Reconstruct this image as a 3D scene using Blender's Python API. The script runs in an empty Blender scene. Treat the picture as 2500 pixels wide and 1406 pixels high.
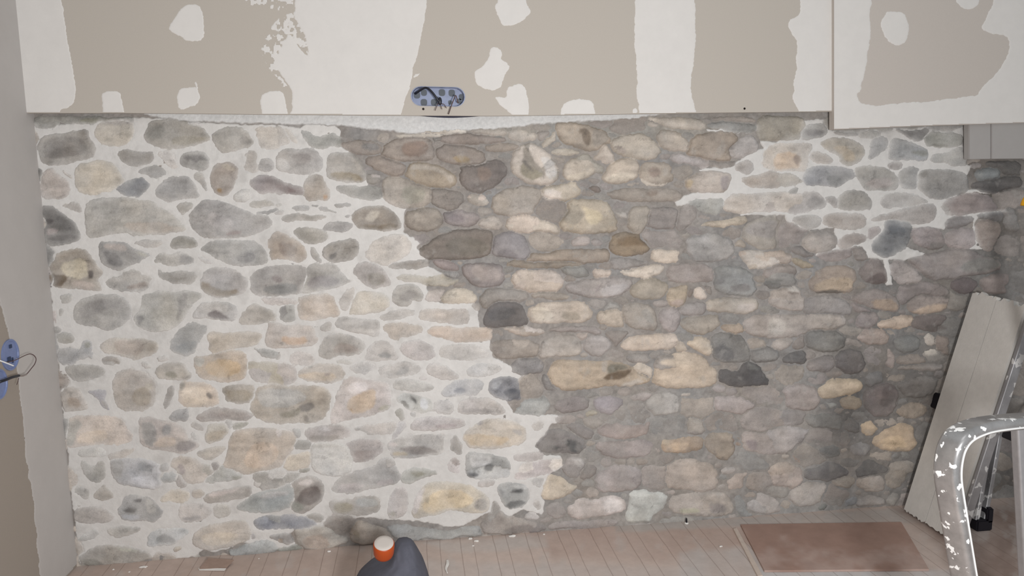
import bpy, bmesh, math, random
import numpy as np
from mathutils import Vector, Matrix

# ---------------------------------------------------------------- camera
W, H, F = 2500.0, 1406.0, 1806.0
CX, CY = W / 2, H / 2
def _n(v):
    v = np.array(v, float); return v / np.linalg.norm(v)
AX = _n((15400 - CX, 260 - CY, F))                 # world X seen from the camera (right, down, forward)
_d = np.array((1250 + 195 - CX, 13600.0, F))
DN = _n(_d - AX * np.dot(_d, AX))                  # world down
IN = np.cross(AX, DN)                              # into the wall
def wdir(px, py):
    v = np.stack([np.asarray(px, float) - CX, np.asarray(py, float) - CY, np.full(np.shape(px), F)], -1)
    return np.stack([v @ AX, v @ IN, -(v @ DN)], -1)
DIST = 2.0
_r = wdir(1200, 1312); CAMZ = float(-_r[2] / _r[1] * DIST)
EYE = np.array((0.0, -DIST, CAMZ))
def on_y(px, py, y=0.0):
    d = wdir(px, py); t = (y - EYE[1]) / d[..., 1]; return EYE + d * t[..., None]
def on_x(px, py, x):
    d = wdir(px, py); t = (x - EYE[0]) / d[..., 0]; return EYE + d * t[..., None]
def on_z(px, py, z=0.0):
    d = wdir(px, py); t = (z - EYE[2]) / d[..., 2]; return EYE + d * t[..., None]
def toward(px, py, y):
    return Vector(on_y(np.array(float(px)), np.array(float(py)), y))
def to_px(P):
    q = np.asarray(P) - EYE
    c = q[..., 0:1] * AX + q[..., 1:2] * IN - q[..., 2:3] * DN
    return CX + F * c[..., 0] / c[..., 2], CY + F * c[..., 1] / c[..., 2]

scn = bpy.context.scene
COL = scn.collection
cam_d = bpy.data.cameras.new('camera'); cam = bpy.data.objects.new('camera', cam_d); COL.objects.link(cam)
cam_d.sensor_width = 36; cam_d.lens = 36 * F / W; cam_d.clip_start = 0.02
_R = [(AX[i], IN[i], -DN[i]) for i in range(3)]    # world vectors of right, down, forward
m = Matrix.Identity(4)
for r in range(3):
    m[r][0] = _R[0][r]; m[r][1] = -_R[1][r]; m[r][2] = -_R[2][r]; m[r][3] = EYE[r]
cam.matrix_world = m
scn.camera = cam
scn.view_settings.view_transform = 'Standard'; scn.view_settings.look = 'None'
scn.view_settings.gamma = 1; scn.view_settings.use_curve_mapping = False
scn.view_settings.exposure = -0.05

# ---------------------------------------------------------------- light
world = bpy.data.worlds.new('room_light'); scn.world = world; world.use_nodes = True
world.node_tree.nodes['Background'].inputs[0].default_value = (0.96, 0.985, 1.0, 1)
world.node_tree.nodes['Background'].inputs[1].default_value = 0.385
def area(name, loc, target, size, power, color):
    l = bpy.data.lights.new(name, 'AREA'); l.shape = 'DISK'; l.size = size; l.energy = power; l.color = color
    o = bpy.data.objects.new(name, l); COL.objects.link(o); o.location = loc
    o.rotation_euler = (Vector(target) - Vector(loc)).to_track_quat('-Z', 'Y').to_euler(); return o
area('work_light', (0.32, -2.2, CAMZ - 0.12), (0.1, 0, 0.45), 0.22, 30, (1.0, 0.99, 0.985))
area('overhead_fill', (0.5, -1.6, 2.5), (0.4, -0.1, 0.4), 1.0, 3, (1.0, 1.0, 1.0))  # added soft fill from above in place of daylight, no known fitting

# stone outlines: colour, then outline points; T sets the origin; + marks a stain or lighter face on a stone
DATA = """
T 60 270
857f78 10 31 13 27 20 24 30 23 40 21 50 20 60 19 61 27 66 33 67 41 65 46 55 47 44 50 34 53 22 53 15 50 12 43 10 37
+716b65 20 27 45 24 58 28 60 42 40 46 20 48 14 38
a79f93 66 20 69 13 76 10 88 8 98 8 104 12 105 20 103 27 97 33 89 35 79 34 72 31 67 26
+9c958f 70 12 80 8 102 8 103 13 85 14
8d877e 115 25 119 19 121 10 134 8 150 9 158 12 170 16 175 21 180 27 172 31 160 35 148 37 133 36 124 33 117 29
+7d7971 116 23 125 14 135 14 138 26 122 29
+817969 140 26 160 24 178 27 165 33 145 35
98938c 181 26 185 20 196 16 208 15 216 20 220 26 223 31 219 35 208 37 196 41 190 40 185 33
+86817c 208 24 219 25 222 32 212 35
afa79e 223 17 238 16 250 16 250 36 236 37 228 36 227 25
7e7871 90 39 96 38 105 39 114 41 122 40 125 44 122 50 114 52 106 55 99 53 92 48 90 43
bbb3ab 128 41 138 38 144 42 146 50 149 56 141 56 134 47
86837f 152 43 160 40 170 40 176 43 179 50 178 55 171 59 164 57 157 55 152 54 151 48
+5f5c5b 153 44 165 42 176 44 178 50 172 47 166 52 163 49 156 48
9e9790 216 39 226 40 226 50 227 60 219 60 213 57 215 49
a49f9b 230 47 238 46 242 50 242 56 236 60 229 58 228 52
afa698 48 66 48 58 52 52 60 51 72 49 82 50 88 55 92 63 96 69 90 74 82 78 70 81 60 83 52 80 48 74
a49a93 14 62 20 57 26 57 29 62 34 66 41 69 42 76 40 82 33 86 27 85 20 86 15 83 13 75 13 68
+8f8581 30 83 41 80 33 87
8c8a88 109 60 116 55 127 53 134 55 138 61 134 63 130 65 124 67 119 62 112 61
7b7c7f 88 76 96 69 107 66 115 66 122 72 117 78 111 83 102 84 93 82 90 78
9c9894 126 80 129 73 136 67 147 64 158 65 162 69 166 75 170 82 168 85 157 85 146 87 137 89 129 86
9a958f 164 62 170 60 174 64 175 73 177 78 173 75 168 69 164 66
978b81 181 60 184 54 192 50 201 51 206 55 207 62 205 68 201 77 195 83 186 82 182 75 180 67
+a89c8c 188 52 200 51 206 60 198 58
+8c7048 186 76 193 75 194 80 187 80
b7b3ad 208 79 214 77 220 78 219 86 213 89 204 88 202 84
908684 219 68 224 64 237 63 248 68 258 72 272 75 272 82 262 82 250 82 240 79 230 82 225 77 219 73
+7f706e 240 70 258 74 266 80 250 81
9a948f 34 92 44 89 51 90 55 96 52 99 45 98 40 95
625f5c 14 94 20 93 28 94 33 100 42 105 48 112 52 120 52 126 46 129 34 131 19 131 16 120 15 108
+4a4645 18 104 30 107 18 112
+433e3c 18 125 40 120 48 121 48 126 30 128
+8a7f7c 20 114 32 116 30 121 18 122
a09b93 60 88 72 86 90 85 110 87 122 88 130 94 140 99 150 107 155 113 157 117 146 118 134 121 120 121 108 123 100 119 92 119 80 121 66 124 59 123 57 112 58 98
+a1968a 90 110 120 108 148 112 155 117 140 119 110 121
98938b 147 93 152 90 162 90 162 95 156 98 153 102 149 98
989491 160 100 166 94 173 88 183 87 196 90 208 95 218 100 228 101 236 102 240 108 240 112 230 117 222 121 210 123 196 124 182 124 172 123 165 117 160 110
+a8a29f 178 98 195 102 205 112 200 120 178 112
+948582 196 118 212 116 210 121 196 122
a6a199 219 89 230 87 242 89 242 92 230 94 219 94
8e8a86 218 102 232 99 246 95 248 98 238 101
a19c97 105 129 116 126 128 127 134 128 130 133 120 134 110 131
8b877e 141 131 144 125 150 123 162 124 168 129 165 132 154 134 144 134
55524d 8 57 12 56 15 60 12 68 12 82 14 88 11 86 9 70
87857f 5 4 30 4 60 5 95 6 104 7 104 12 98 10 85 9 72 9 68 13 55 13 45 11 31 11 30 16 25 17 18 17 6 14
+6b675f 8 13 20 15 30 13 28 17 15 17
+7d7b6b 50 7 75 8 68 12 54 12
9b9994 170 8 180 9 178 10 160 9 161 7
b0aaa4 157 11 172 13 170 16 162 14
958c86 6 19 8 20 7 23 5 22
a8a29c 36 58 40 61 46 66 42 65 37 61
T 670 270
afa59a 0 15 7 17 13 25 15 30 8 33 0 36
b9b2aa 8 17 16 19 22 28 23 32 15 29 12 24
8b8a84 24 18 32 21 42 26 50 23 58 22 66 27 65 33 62 35 55 34 50 36 42 37 34 35 30 28
+a4a19b 42 20 52 24 44 28
9b9692 1 52 2 42 8 38 18 38 32 37 40 39 44 44 47 50 45 57 40 60 30 62 20 61 10 60 2 57
+8b8480 14 42 30 40 38 46 30 54 18 50
+a9a6a3 2 46 10 46 16 56 8 60 2 56
a0968c 27 79 28 71 32 64 38 62 45 62 49 68 52 76 54 83 52 87 42 87 31 87
+a8835f 46 82 52 82 52 86 47 86
9c948a 51 60 51 48 53 42 62 41 74 42 82 46 86 53 87 60 89 66 84 69 72 70 60 67 52 65
+85765d 54 60 72 58 86 64 86 69 70 69 56 66
+a89e92 74 44 80 47 85 57 82 60 78 52
8a8781 59 74 66 73 80 74 92 73 103 74 106 78 105 86 96 87 84 86 74 83 64 80
978a80 89 46 95 43 104 44 115 48 127 53 128 58 122 64 110 62 98 58 89 52
a59b90 106 65 118 65 128 67 140 72 150 75 154 82 150 90 140 95 128 95 116 92 107 87 104 76
+9a9588 125 72 145 75 150 85 135 93 125 88
988a78 126 63 129 56 134 51 145 50 158 53 170 58 177 64 178 72 172 74 160 75 146 72 134 68
+a69b8e 130 57 136 51 158 54 174 62 176 70 170 70 162 60 148 57 136 58
8c8076 157 38 170 32 185 35 200 38 208 44 205 52 190 54 176 52 160 48
+8f7b5c 172 44 190 44 192 50 180 52
7a706a 180 60 183 54 200 52 215 48 223 50 228 58 224 66 216 74 206 80 190 79 182 70
+857469 196 54 210 54 212 66 200 70
988c82 104 40 108 32 120 28 140 26 152 28 156 36 156 46 146 48 132 49 118 48 106 46
+8c7769 122 34 140 28 150 32 148 44 128 46
93887f 64 31 80 29 100 30 106 36 103 42 90 43 76 41 68 36
+7f7b78 84 32 100 31 103 36 98 40 86 38
aca399 190 82 196 80 204 83 210 88 206 92 196 92 188 87
c8b7aa 188 83 195 81 204 82 208 86 206 91 197 91 190 88
8b8178 152 78 160 76 172 78 184 80 184 90 176 98 166 96 154 92
a79c90 212 98 213 86 222 78 236 74 250 74 262 80 264 90 258 98 244 102 224 102
bcb0a4 233 40 240 34 250 32 262 36 272 46 278 56 278 66 270 72 255 72 240 68 232 60 231 50
+8d8478 240 36 248 36 252 44 258 54 266 60 262 66 252 56 244 48
877c70 73 104 80 97 90 94 104 93 114 97 121 104 124 112 121 116 108 117 92 116 80 114
+736552 80 110 96 112 110 110 120 112 118 116 100 116 82 115
+a99f90 92 98 104 98 100 108 86 108
9b9084 128 100 138 96 152 95 161 98 165 106 161 114 150 118 136 117 129 112
+a99d90 134 98 148 100 150 110 140 112
968b88 164 101 172 98 188 98 199 101 200 108 194 112 180 112 168 110
+857a7a 168 102 184 100 186 109 172 108
b6aa9e 199 108 206 104 215 103 221 106 224 112 218 116 206 115 198 112
c6b6a8 227 110 229 104 240 102 252 103 262 106 264 114 256 119 242 119 230 116
9d9994 14 96 24 92 34 93 32 97 22 98
9d9a97 41 94 50 93 53 97 60 98 60 100 50 98 43 97
8f8b87 36 92 42 92 41 94 37 93
8e8a85 58 92 66 91 75 91 74 93 62 94
98928b 6 105 14 101 28 101 42 103 52 104 42 107 30 107 18 107 12 108
999490 47 116 52 111 62 108 72 110 76 112 71 118 60 118 50 117
928c82 18 116 28 114 42 115 52 121 49 127 36 130 26 127 20 122
a49f9b 0 99 9 98 6 101 0 101
938e8a 67 103 73 101 71 105
a3a09b 1 91 7 91 5 93 1 92
8d8780 47 136 54 130 66 127 76 125 81 127 82 137 78 144 66 148 54 148 47 143
+5f5b58 52 140 62 138 58 146 52 146
b9b0a6 87 142 96 128 106 123 118 121 128 123 134 132 130 140 120 147 108 152 98 148 90 145
7b7066 140 138 150 128 164 122 176 117 195 116 212 117 214 128 212 140 200 144 184 145 164 146 150 145
+71695e 165 126 190 122 210 130 205 142 170 142
8f8888 211 136 214 124 226 118 240 120 248 128 250 142 246 147 234 144 222 142 212 142
+7d7677 216 138 228 134 240 142 236 146 220 144
8a7f73 141 136 148 131 154 133 160 138 158 142 146 140
8e827a 160 24 180 22 205 22 225 26 226 30 205 32 180 32 164 31
7d7a77 154 26 190 24 222 24 224 28 190 28 158 29
b9b0a4 116 25 130 23 150 22 168 22 160 24 130 26
c3bbb0 124 19 145 16 170 16 188 18 186 22 165 23 140 22
a39a90 190 18 205 16 225 18 228 24 210 24 195 24
b3aaa0 228 22 236 18 248 18 250 28 240 29 230 28
93877c 205 34 220 32 240 33 238 38 222 40 208 40
8f8a84 88 62 96 62 104 64 102 71 92 71
b3aaa6 89 62 98 62 104 63 102 68 94 68
T 60 540
968c80 20 38 24 32 34 31 42 29 52 27 60 30 64 36 68 43 76 50 72 54 69 58 73 64 74 69 60 67 45 66 30 66 23 62 20 52
+b3a892 44 38 58 36 62 50 54 58 38 54 32 44
+60503d 20 50 32 52 42 54 40 60 34 66 24 64
+5b534e 60 48 66 48 66 56 60 56
+a99b90 42 58 68 60 68 68 46 66
868380 71 36 72 22 76 20 84 21 92 20 102 24 106 28 112 30 121 33 114 38 106 42 100 45 90 48 82 46 75 41
+9f938b 76 22 88 21 98 24 98 30 86 28 76 28
+696766 74 28 90 32 96 42 88 46 78 40
+9d998b 106 30 120 33 114 37
9f9b95 125 40 128 34 136 32 148 31 160 33 166 37 162 42 154 44 140 43 130 41
+8c8987 150 33 164 35 162 42 150 42
a9a5a2 166 34 172 35 184 41 182 43 172 40
9b9996 170 28 176 23 182 20 190 19 205 19 222 19 230 24 235 32 237 40 228 43 214 44 200 43 188 38 178 31
+8a8887 205 34 215 30 225 32 222 40 208 42
9a9691 78 60 84 55 92 54 96 49 108 48 114 53 125 55 120 60 118 68 108 69 94 69 84 66 79 63
+8e837b 96 64 108 62 118 58 119 66 100 68
8b8782 128 47 132 48 132 50 148 50 166 50 166 56 164 60 160 62 150 62 140 59 132 56
+7a7366 138 54 150 57 160 56 150 58
9d9895 170 60 172 52 178 47 188 46 200 46 208 50 215 56 218 60 214 68 206 72 194 75 182 74 173 68
+817463 171 58 178 60 184 66 196 69 206 66 208 71 194 75 180 73 172 68
98938f 219 62 221 52 228 47 240 44 260 43 272 44 278 52 276 64 268 71 254 73 240 74 226 74 220 68
+847876 238 54 248 52 252 60 244 60
+80807f 228 68 244 62 264 60 268 70 244 74
98958f 33 73 38 73 41 72 45 74 43 78 38 80 35 79
a09d98 31 86 36 86 35 92 32 92
8f8c88 45 90 48 82 54 77 64 73 76 72 88 73 98 77 103 86 103 93 100 98 92 103 82 108 74 106 66 103 54 102 47 98
+858280 50 84 70 76 94 78 96 88 80 84 62 96 52 94
a29f98 106 95 112 86 113 74 118 71 130 69 148 70 156 69 166 69 173 72 172 76 165 78 160 82 156 92 150 100 140 106 126 108 112 106 108 101
+8c8884 150 72 160 70 156 82 150 94 146 98 148 88
+868380 107 92 116 93 112 104 108 100
a7a39f 162 92 168 83 176 80 190 80 204 82 207 90 204 98 192 97 176 95 164 96
+716a69 177 90 186 86 196 92 200 97 188 96 180 95
a0988e 208 102 210 94 214 86 224 81 232 84 240 87 244 92 243 98 232 100 220 102
bbb0a9 230 76 240 75 252 76 266 78 270 80 260 82 244 82 234 80
898782 248 92 249 84 256 81 262 82 264 90 264 98 250 98
8f8d88 29 112 32 109 42 109 46 112 46 118 40 120 32 119 29 116
a39b91 72 124 75 118 84 114 100 115 118 116 128 119 130 123 126 130 116 133 106 136 96 133 86 130 74 128
+9a8e84 84 116 118 117 112 132 96 132 88 128
8d8d8c 140 122 144 112 152 104 160 98 172 102 178 104 174 112 168 120 164 128 158 133 148 130 140 126
+7e8182 144 124 156 118 168 116 160 130 148 130
aea395 176 114 180 108 196 110 216 109 228 109 231 113 226 120 218 124 206 124 198 127 186 130 178 127 180 120
989793 222 124 230 126 240 127 248 130 246 134 232 134 228 128
949393 30 126 40 124 50 126 55 120 57 117 64 118 64 124 63 130 66 128 64 136 60 132 56 136 52 134 46 140 32 140 30 134
+7f7d74 56 118 64 118 64 124 57 125
9c9994 73 138 80 133 90 136 88 141 76 140
b1aca7 128 134 138 132 140 136 130 138
8a8783 26 102 32 104 34 110 28 110 25 106
9f9490 25 88 28 88 30 102 26 104
T 670 540
a19283 -5 38 -7 22 -2 12 4 10 10 13 18 18 26 22 30 28 30 36 24 41 14 38 4 37
+8e7f73 2 20 14 20 22 28 18 36 4 34
96928d 35 26 38 26 42 34 46 41 44 42 38 37 35 34
9f9b96 24 66 26 56 30 46 36 42 48 42 60 42 64 50 70 56 75 60 66 63 52 66 38 69 26 70
+8a8585 32 56 48 52 62 56 64 62 48 64 32 67
9a9089 76 50 80 42 88 40 97 42 106 47 110 54 115 62 108 64 96 66 88 62 80 56
+80766a 90 50 106 50 110 60 104 64 92 62
8c857e 111 42 120 41 136 39 148 38 152 40 148 44 138 47 124 47 112 46
aca495 118 54 130 52 144 54 156 55 165 52 172 56 182 58 172 63 164 64 152 63 138 59 122 57
9f9a93 115 72 120 64 128 62 138 63 144 68 145 74 143 78 134 76 132 82 122 83 116 80
+8f8984 120 72 134 66 142 72 136 76 124 80
b3a9a2 148 78 150 70 156 68 165 67 168 70 160 76 162 79
b5a998 163 76 168 68 178 66 190 67 197 72 198 78 192 80 180 80 164 80
b1aaa3 64 76 68 70 74 66 78 64 77 72 74 78 70 87 64 87 63 80
b3aa9c 73 88 78 74 82 69 94 69 106 71 112 75 111 84 106 88 94 90 84 91 73 91
b0a294 22 82 24 75 34 73 46 71 56 72 60 82 63 92 56 93 44 96 34 97 24 97
7f7c79 4 86 7 82 18 82 19 92 19 98 10 98 4 96
aea9a4 102 94 110 90 124 87 136 87 137 89 130 94 118 97 106 97
b0a69d 140 96 142 88 150 86 166 87 180 86 189 86 191 100 180 101 166 100 150 97
aaa6a2 59 103 60 96 64 93 76 94 90 97 102 97 103 106 102 113 92 112 80 109 68 106
aea193 106 102 118 100 130 100 144 103 146 106 142 110 130 113 118 117 112 113 108 108
b2a090 149 108 154 104 170 104 188 105 204 105 212 107 214 112 208 117 190 118 174 118 160 114 152 112
+9a8471 152 110 162 112 172 116 160 114
aea39a -10 122 -8 106 -4 98 4 101 12 102 28 102 38 104 39 112 42 116 38 120 28 122 14 124 0 125
+b3967b 4 112 22 114 30 112 32 120 10 122
a69f97 45 104 52 99 55 100 56 106 50 108 45 107
9d9790 43 128 44 120 50 113 60 110 74 112 86 118 88 124 84 130 72 132 60 132 52 135 44 133
+968b83 60 118 80 122 84 128 70 131 56 130
b1aba6 89 134 92 124 98 118 108 117 114 121 120 130 121 134 112 136 96 137 90 136
+8b8a89 100 130 112 128 114 135 104 135
a79f9c 123 124 128 118 140 116 152 120 157 130 156 134 144 136 132 134 125 130
b3aea9 160 132 162 124 170 121 184 121 200 122 208 127 209 132 200 135 184 136 168 135
b5aca5 13 136 16 129 26 128 36 130 38 136 36 141 16 141
93908c 0 130 5 130 5 135 0 136
b4b0aa 59 138 66 136 76 137 75 140 66 140
8d8381 184 44 196 42 212 42 222 44 226 54 222 62 210 65 196 64 190 58 184 50
+9d918c 188 44 212 43 222 50 218 60 200 60
8f827f 154 38 162 37 176 42 180 47 178 50 166 48 156 42
8f8d8c 165 50 176 48 181 52 180 56 168 56
c2b1a0 232 54 236 50 250 48 262 50 275 54 282 60 281 66 270 70 254 70 238 67 233 62
958d85 200 76 206 68 216 66 230 67 244 68 248 72 246 78 236 80 222 78 212 80 206 86 203 84
666160 206 92 208 84 220 80 232 78 242 82 246 92 248 100 240 104 222 106 208 104 203 100
+5c5a5b 207 86 230 82 240 90 220 98 208 96
9c948d 192 82 200 80 202 86 196 88
978d84 212 118 224 116 238 118 252 117 260 120 260 130 250 134 234 134 220 134 211 126
bcb0a7 240 106 246 103 250 104 264 106 264 110 250 112 242 110
918475 224 42 240 38 262 38 280 38 300 40 300 44 270 46 240 46
T 1280 270
a49686 30 14 36 11 48 12 60 14 70 16 82 22 86 30 78 34 68 38 60 38 50 34 40 32 34 26
+7c6d5d 53 18 60 17 65 22 65 32 60 34 57 28
+958b80 66 18 80 20 84 30 70 36 66 34
aa9f91 86 35 88 28 96 24 106 22 116 22 126 26 132 34 135 40 132 44 124 47 117 49 108 46 98 43 90 41
+9b8f86 88 34 98 36 100 42 90 40
b4a797 39 60 41 53 46 47 54 46 62 46 68 48 71 54 73 59 68 62 62 66 56 69 48 69 41 66
+c6b8a4 42 62 50 62 60 58 68 56 70 60 58 67 48 68 42 66
9d9588 52 46 58 42 62 42 66 46 70 50 78 55 78 60 72 61 68 56 60 50 54 49
b3a595 77 64 80 58 87 50 94 47 104 47 112 50 113 58 112 65 104 69 94 71 84 71 78 69
+c5b8a6 78 66 90 60 104 60 110 62 106 68 92 70 80 70
a19588 114 66 113 58 118 51 128 50 140 51 147 58 148 66 142 71 132 73 122 71
+8c7b70 120 56 132 54 134 64 124 66
c7bcae 114 66 118 66 124 70 136 71 142 70 138 73 126 73 118 71
b5a89b 69 45 74 42 77 34 80 33 84 40 89 45 86 50 83 52 78 52 76 47 71 48
b6a997 16 79 20 75 34 73 46 71 50 69 53 70 54 76 57 80 50 84 40 88 28 89 19 86
+c9bdb2 17 78 26 76 36 78 38 86 28 88 19 86
b1a38f 36 114 36 104 40 96 42 90 52 87 68 87 80 89 86 96 89 104 92 112 90 117 80 119 66 120 52 119 42 118
+9b9182 43 92 55 92 58 106 50 112 38 110
+c2b293 55 92 64 96 74 98 78 106 68 112 60 110 58 98
a0968a 101 114 103 100 107 94 116 93 124 95 123 104 121 114 117 120 108 118
8e8580 122 108 124 96 134 94 144 95 152 98 152 106 148 114 138 119 126 120 120 114
938a84 150 118 149 108 152 99 160 92 168 94 170 102 166 108 160 116
bdb0a1 -18 112 -10 104 -2 104 4 104 14 105 26 109 34 114 36 118 33 122 22 121 10 119 0 118 -14 116
b3aca5 90 99 98 99 102 101 101 105 94 104
8f7d66 84 134 86 124 92 119 104 120 116 121 123 126 124 134 119 139 108 141 96 141 88 140
+7c684f 90 124 104 122 120 124 122 132 108 132 92 132
c5b6a5 130 136 134 133 142 135 150 134 152 140 152 148 142 149 130 148 124 145 125 140
96928f 161 138 160 126 170 122 184 120 198 122 206 130 206 140 198 146 180 148 164 147
9d9489 212 116 224 110 236 104 250 104 252 120 250 134 236 136 224 132 214 124
+948c86 212 116 232 108 250 106 250 124 230 124
a79c90 130 20 138 18 150 20 158 26 163 34 160 40 148 39 138 36 132 32
9b8c7d 158 42 162 34 168 24 178 22 192 21 206 22 210 27 204 34 200 40 204 46 196 50 180 48 168 44
aaa29d 201 37 208 32 216 26 224 24 230 33 230 38 222 41 212 46 205 44
a19894 143 43 152 43 166 45 176 48 184 51 180 55 168 54 150 51 145 47
8f8780 183 50 196 50 208 49 206 53 196 55 184 54
8f877a 228 14 232 6 245 5 265 6 275 8 276 26 260 28 244 28 232 28 229 22
9d948b 110 10 118 9 128 12 132 14 126 16 116 15
b3a99d 118 6 132 7 150 6 170 7 178 10 178 17 168 18 150 16 136 14
8c8a86 180 12 192 11 204 10 216 12 228 14 226 21 210 20 194 17 182 15
988e85 181 7 200 5 222 6 230 10 216 10 196 9
bdb2a5 13 22 2 20 0 22 -4 28 2 29 11 30
a39990 14 20 24 20 25 22 20 28 14 30
b8ad9e 31 19 30 30 24 34 17 35 22 29 27 25
aaa194 28 38 38 36 50 38 56 41 44 43 32 43 26 41
ada499 -4 44 -2 34 4 32 10 34 13 42 18 40 24 42 30 48 34 56 35 64 32 69 24 71 12 71 2 69 -4 66 -10 60 -10 50
+8e8673 -2 50 6 52 12 58 20 62 12 68 2 66 -4 60
+716a62 0 46 4 50 8 56 10 60 4 56 -2 50
+b9b4af 14 44 24 44 32 56 32 66 22 68 20 56
968b80 80 80 90 77 106 76 122 76 140 77 150 78 156 82 150 88 132 89 110 88 92 87 84 84
+857669 118 78 130 77 130 83 120 84
7d6f66 64 74 70 73 75 76 74 80 68 79 64 77
ada196 164 64 172 60 184 60 196 60 203 63 200 70 198 78 186 79 172 79 163 78 158 74 158 68
+b3a083 158 68 165 67 164 76 159 75
+978d8b 190 64 202 62 198 78 192 76
a0958b 212 67 222 64 236 62 244 58 252 62 256 72 246 76 232 75 220 74
b0a69c 196 98 198 86 206 82 222 82 240 80 256 80 276 80 282 88 278 97 262 99 244 98 226 98 206 100
9a9994 160 90 170 86 184 86 197 85 195 94 193 103 182 101 170 96
b0a28f 172 114 178 108 190 108 202 106 212 104 218 104 220 109 212 112 200 113 186 114
+c6b6a2 178 109 188 110 188 113 180 114
a59a8e 207 131 212 126 218 129 219 134 213 134
b9aea2 212 140 222 137 236 138 250 138 252 150 240 156 226 154 216 148
9c948e 210 52 218 48 224 50 226 56 220 62 212 60 206 56
aaa09c 47 126 54 123 64 124 64 131 54 132 46 131
9c938f 66 126 76 126 77 131 68 132
T 1875 270
8c8985 32 16 44 14 56 12 60 16 60 22 52 25 42 27 34 28 30 22
+767270 34 18 46 18 58 20 52 24 40 25
b0a69b -4 44 2 36 10 32 22 32 34 31 44 32 45 38 41 44 41 52 36 60 30 58 18 59 4 58 -4 56
+b7a088 8 42 24 40 34 44 34 56 20 58 6 56
+8c7a6c 26 44 34 42 34 54 28 54
a69d94 43 44 48 40 56 41 64 46 67 50 60 52 50 51 44 48
968e82 52 32 60 28 72 26 84 29 93 33 97 40 94 47 86 52 76 53 73 50 73 44 66 41 58 37
+a2937e 62 36 74 34 86 40 88 48 78 50 74 44
8e8c8a 100 48 102 38 102 30 108 26 116 26 120 32 116 38 108 44
98958f 90 19 104 18 112 20 111 26 100 27 90 26
7e7a76 66 20 78 19 90 20 90 24 78 24 68 22
605d5b 124 18 140 17 156 17 160 19 156 25 150 30 142 28 134 22
87867f 154 29 156 22 166 20 180 21 190 24 194 28 190 34 180 36 168 36 158 34
+605e52 160 32 178 33 176 36 164 36
8b8b8b 120 48 120 38 122 28 130 27 138 30 148 34 157 37 158 42 156 48 144 48 132 47
+77766f 140 40 150 38 158 38 157 44 146 44
908f8c 160 46 168 42 176 42 184 38 194 36 197 44 196 52 186 54 174 50 164 50
8d8c8d 36 68 38 60 43 55 54 54 68 55 82 56 88 60 86 66 76 70 70 75 62 74 50 73 40 74
+787878 60 62 74 64 76 70 66 76 58 68
96918a 86 57 94 54 106 53 118 56 127 62 129 70 127 76 116 78 104 77 96 77 92 70 88 66
+a29790 96 70 116 64 126 70 118 76 100 76
8a8988 130 60 138 55 148 54 150 60 148 68 148 76 140 76 131 74
827f7c 148 64 150 58 160 57 176 57 190 60 197 64 199 72 197 78 188 82 176 86 164 86 154 80 148 74
+736f6a 150 58 158 58 156 66 150 66
8b8582 118 52 126 50 134 51 132 56 124 57
9a948c -4 62 10 61 24 62 32 66 36 70 26 73 12 74 -4 75
9d9793 18 96 20 90 28 84 36 80 44 78 54 82 58 88 60 93 50 96 36 100 22 100
+8d8885 36 88 52 82 58 90 44 98
8a857e 70 94 71 84 78 79 88 78 98 80 103 88 103 96 94 97 80 97 72 96
938d8a 58 84 70 86 70 94 66 94 60 88
9a9590 114 84 122 80 134 80 146 82 156 86 158 89 148 92 132 94 116 95 113 90
a0968f -6 82 6 80 18 80 20 82 16 88 17 96 6 99 -6 98
8c8881 21 80 28 75 32 76 28 82 22 83
948d89 102 106 112 103 126 98 142 94 158 90 166 92 167 102 162 108 150 110 136 110 120 106 108 108
9c9690 28 104 38 102 50 102 54 106 52 112 46 115 34 116 27 112 26 108
978e87 54 108 57 102 66 100 78 101 90 100 98 104 98 112 90 115 80 116 68 114 58 112
9c948e 34 120 46 119 58 118 67 122 69 128 66 134 56 138 46 138 36 134 30 127
988d86 72 124 78 121 88 120 96 121 98 126 94 130 84 133 74 136 70 132
8d8281 99 118 102 114 110 113 112 118 108 122 101 126
6f7072 104 138 104 130 110 124 116 118 116 110 122 106 132 106 140 108 143 116 142 124 138 132 130 138 120 143 112 142
+5f6266 118 112 132 110 138 120 130 126 120 120
8a7f7c 142 122 146 116 156 114 166 115 174 120 174 128 172 134 160 136 146 130
+716a66 160 128 172 128 172 136 158 136
918785 176 120 184 116 198 114 204 118 204 128 200 134 188 136 176 132
8b7e76 206 112 214 106 226 108 231 115 228 124 222 136 216 138 208 130 206 122
6d6a69 206 102 226 100 240 100 240 106 226 108 210 106
787372 178 106 192 104 204 104 200 110 186 115 176 114
867b79 172 100 176 88 186 84 200 82 222 84 232 90 232 96 220 98 200 100 184 102
565352 200 72 210 68 228 66 244 62 250 66 250 76 236 80 220 80 206 78
787d80 204 60 216 56 230 58 228 66 214 68 206 66
5a5754 216 50 232 49 250 50 250 64 236 64 230 56 218 54
8d8680 172 92 180 90 184 100 176 103 172 98
7a7571 232 96 240 94 246 104 248 118 236 116 232 106
T 1280 540
bfb0a4 -10 50 2 49 20 48 32 50 38 56 39 61 34 66 22 67 6 68 -10 68
9d948f 40 64 50 60 64 57 80 56 96 55 106 58 106 64 100 70 86 74 72 75 56 73 46 70
+aea7a4 72 66 86 62 100 60 104 64 92 72 76 74
+908684 70 62 76 62 72 68 68 72
a29788 103 68 108 62 118 57 132 58 141 62 142 68 136 74 122 77 110 76
c4b6a6 93 50 100 48 112 44 126 43 138 43 136 50 128 54 120 57 112 54 100 53
c4b4a6 69 48 76 48 88 49 84 53 76 55 68 55
b6a797 4 90 5 84 18 81 34 80 50 79 64 80 67 86 66 94 60 99 44 99 26 100 8 100 4 94
+c2b5a3 5 84 20 84 28 90 30 98 10 99
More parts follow.
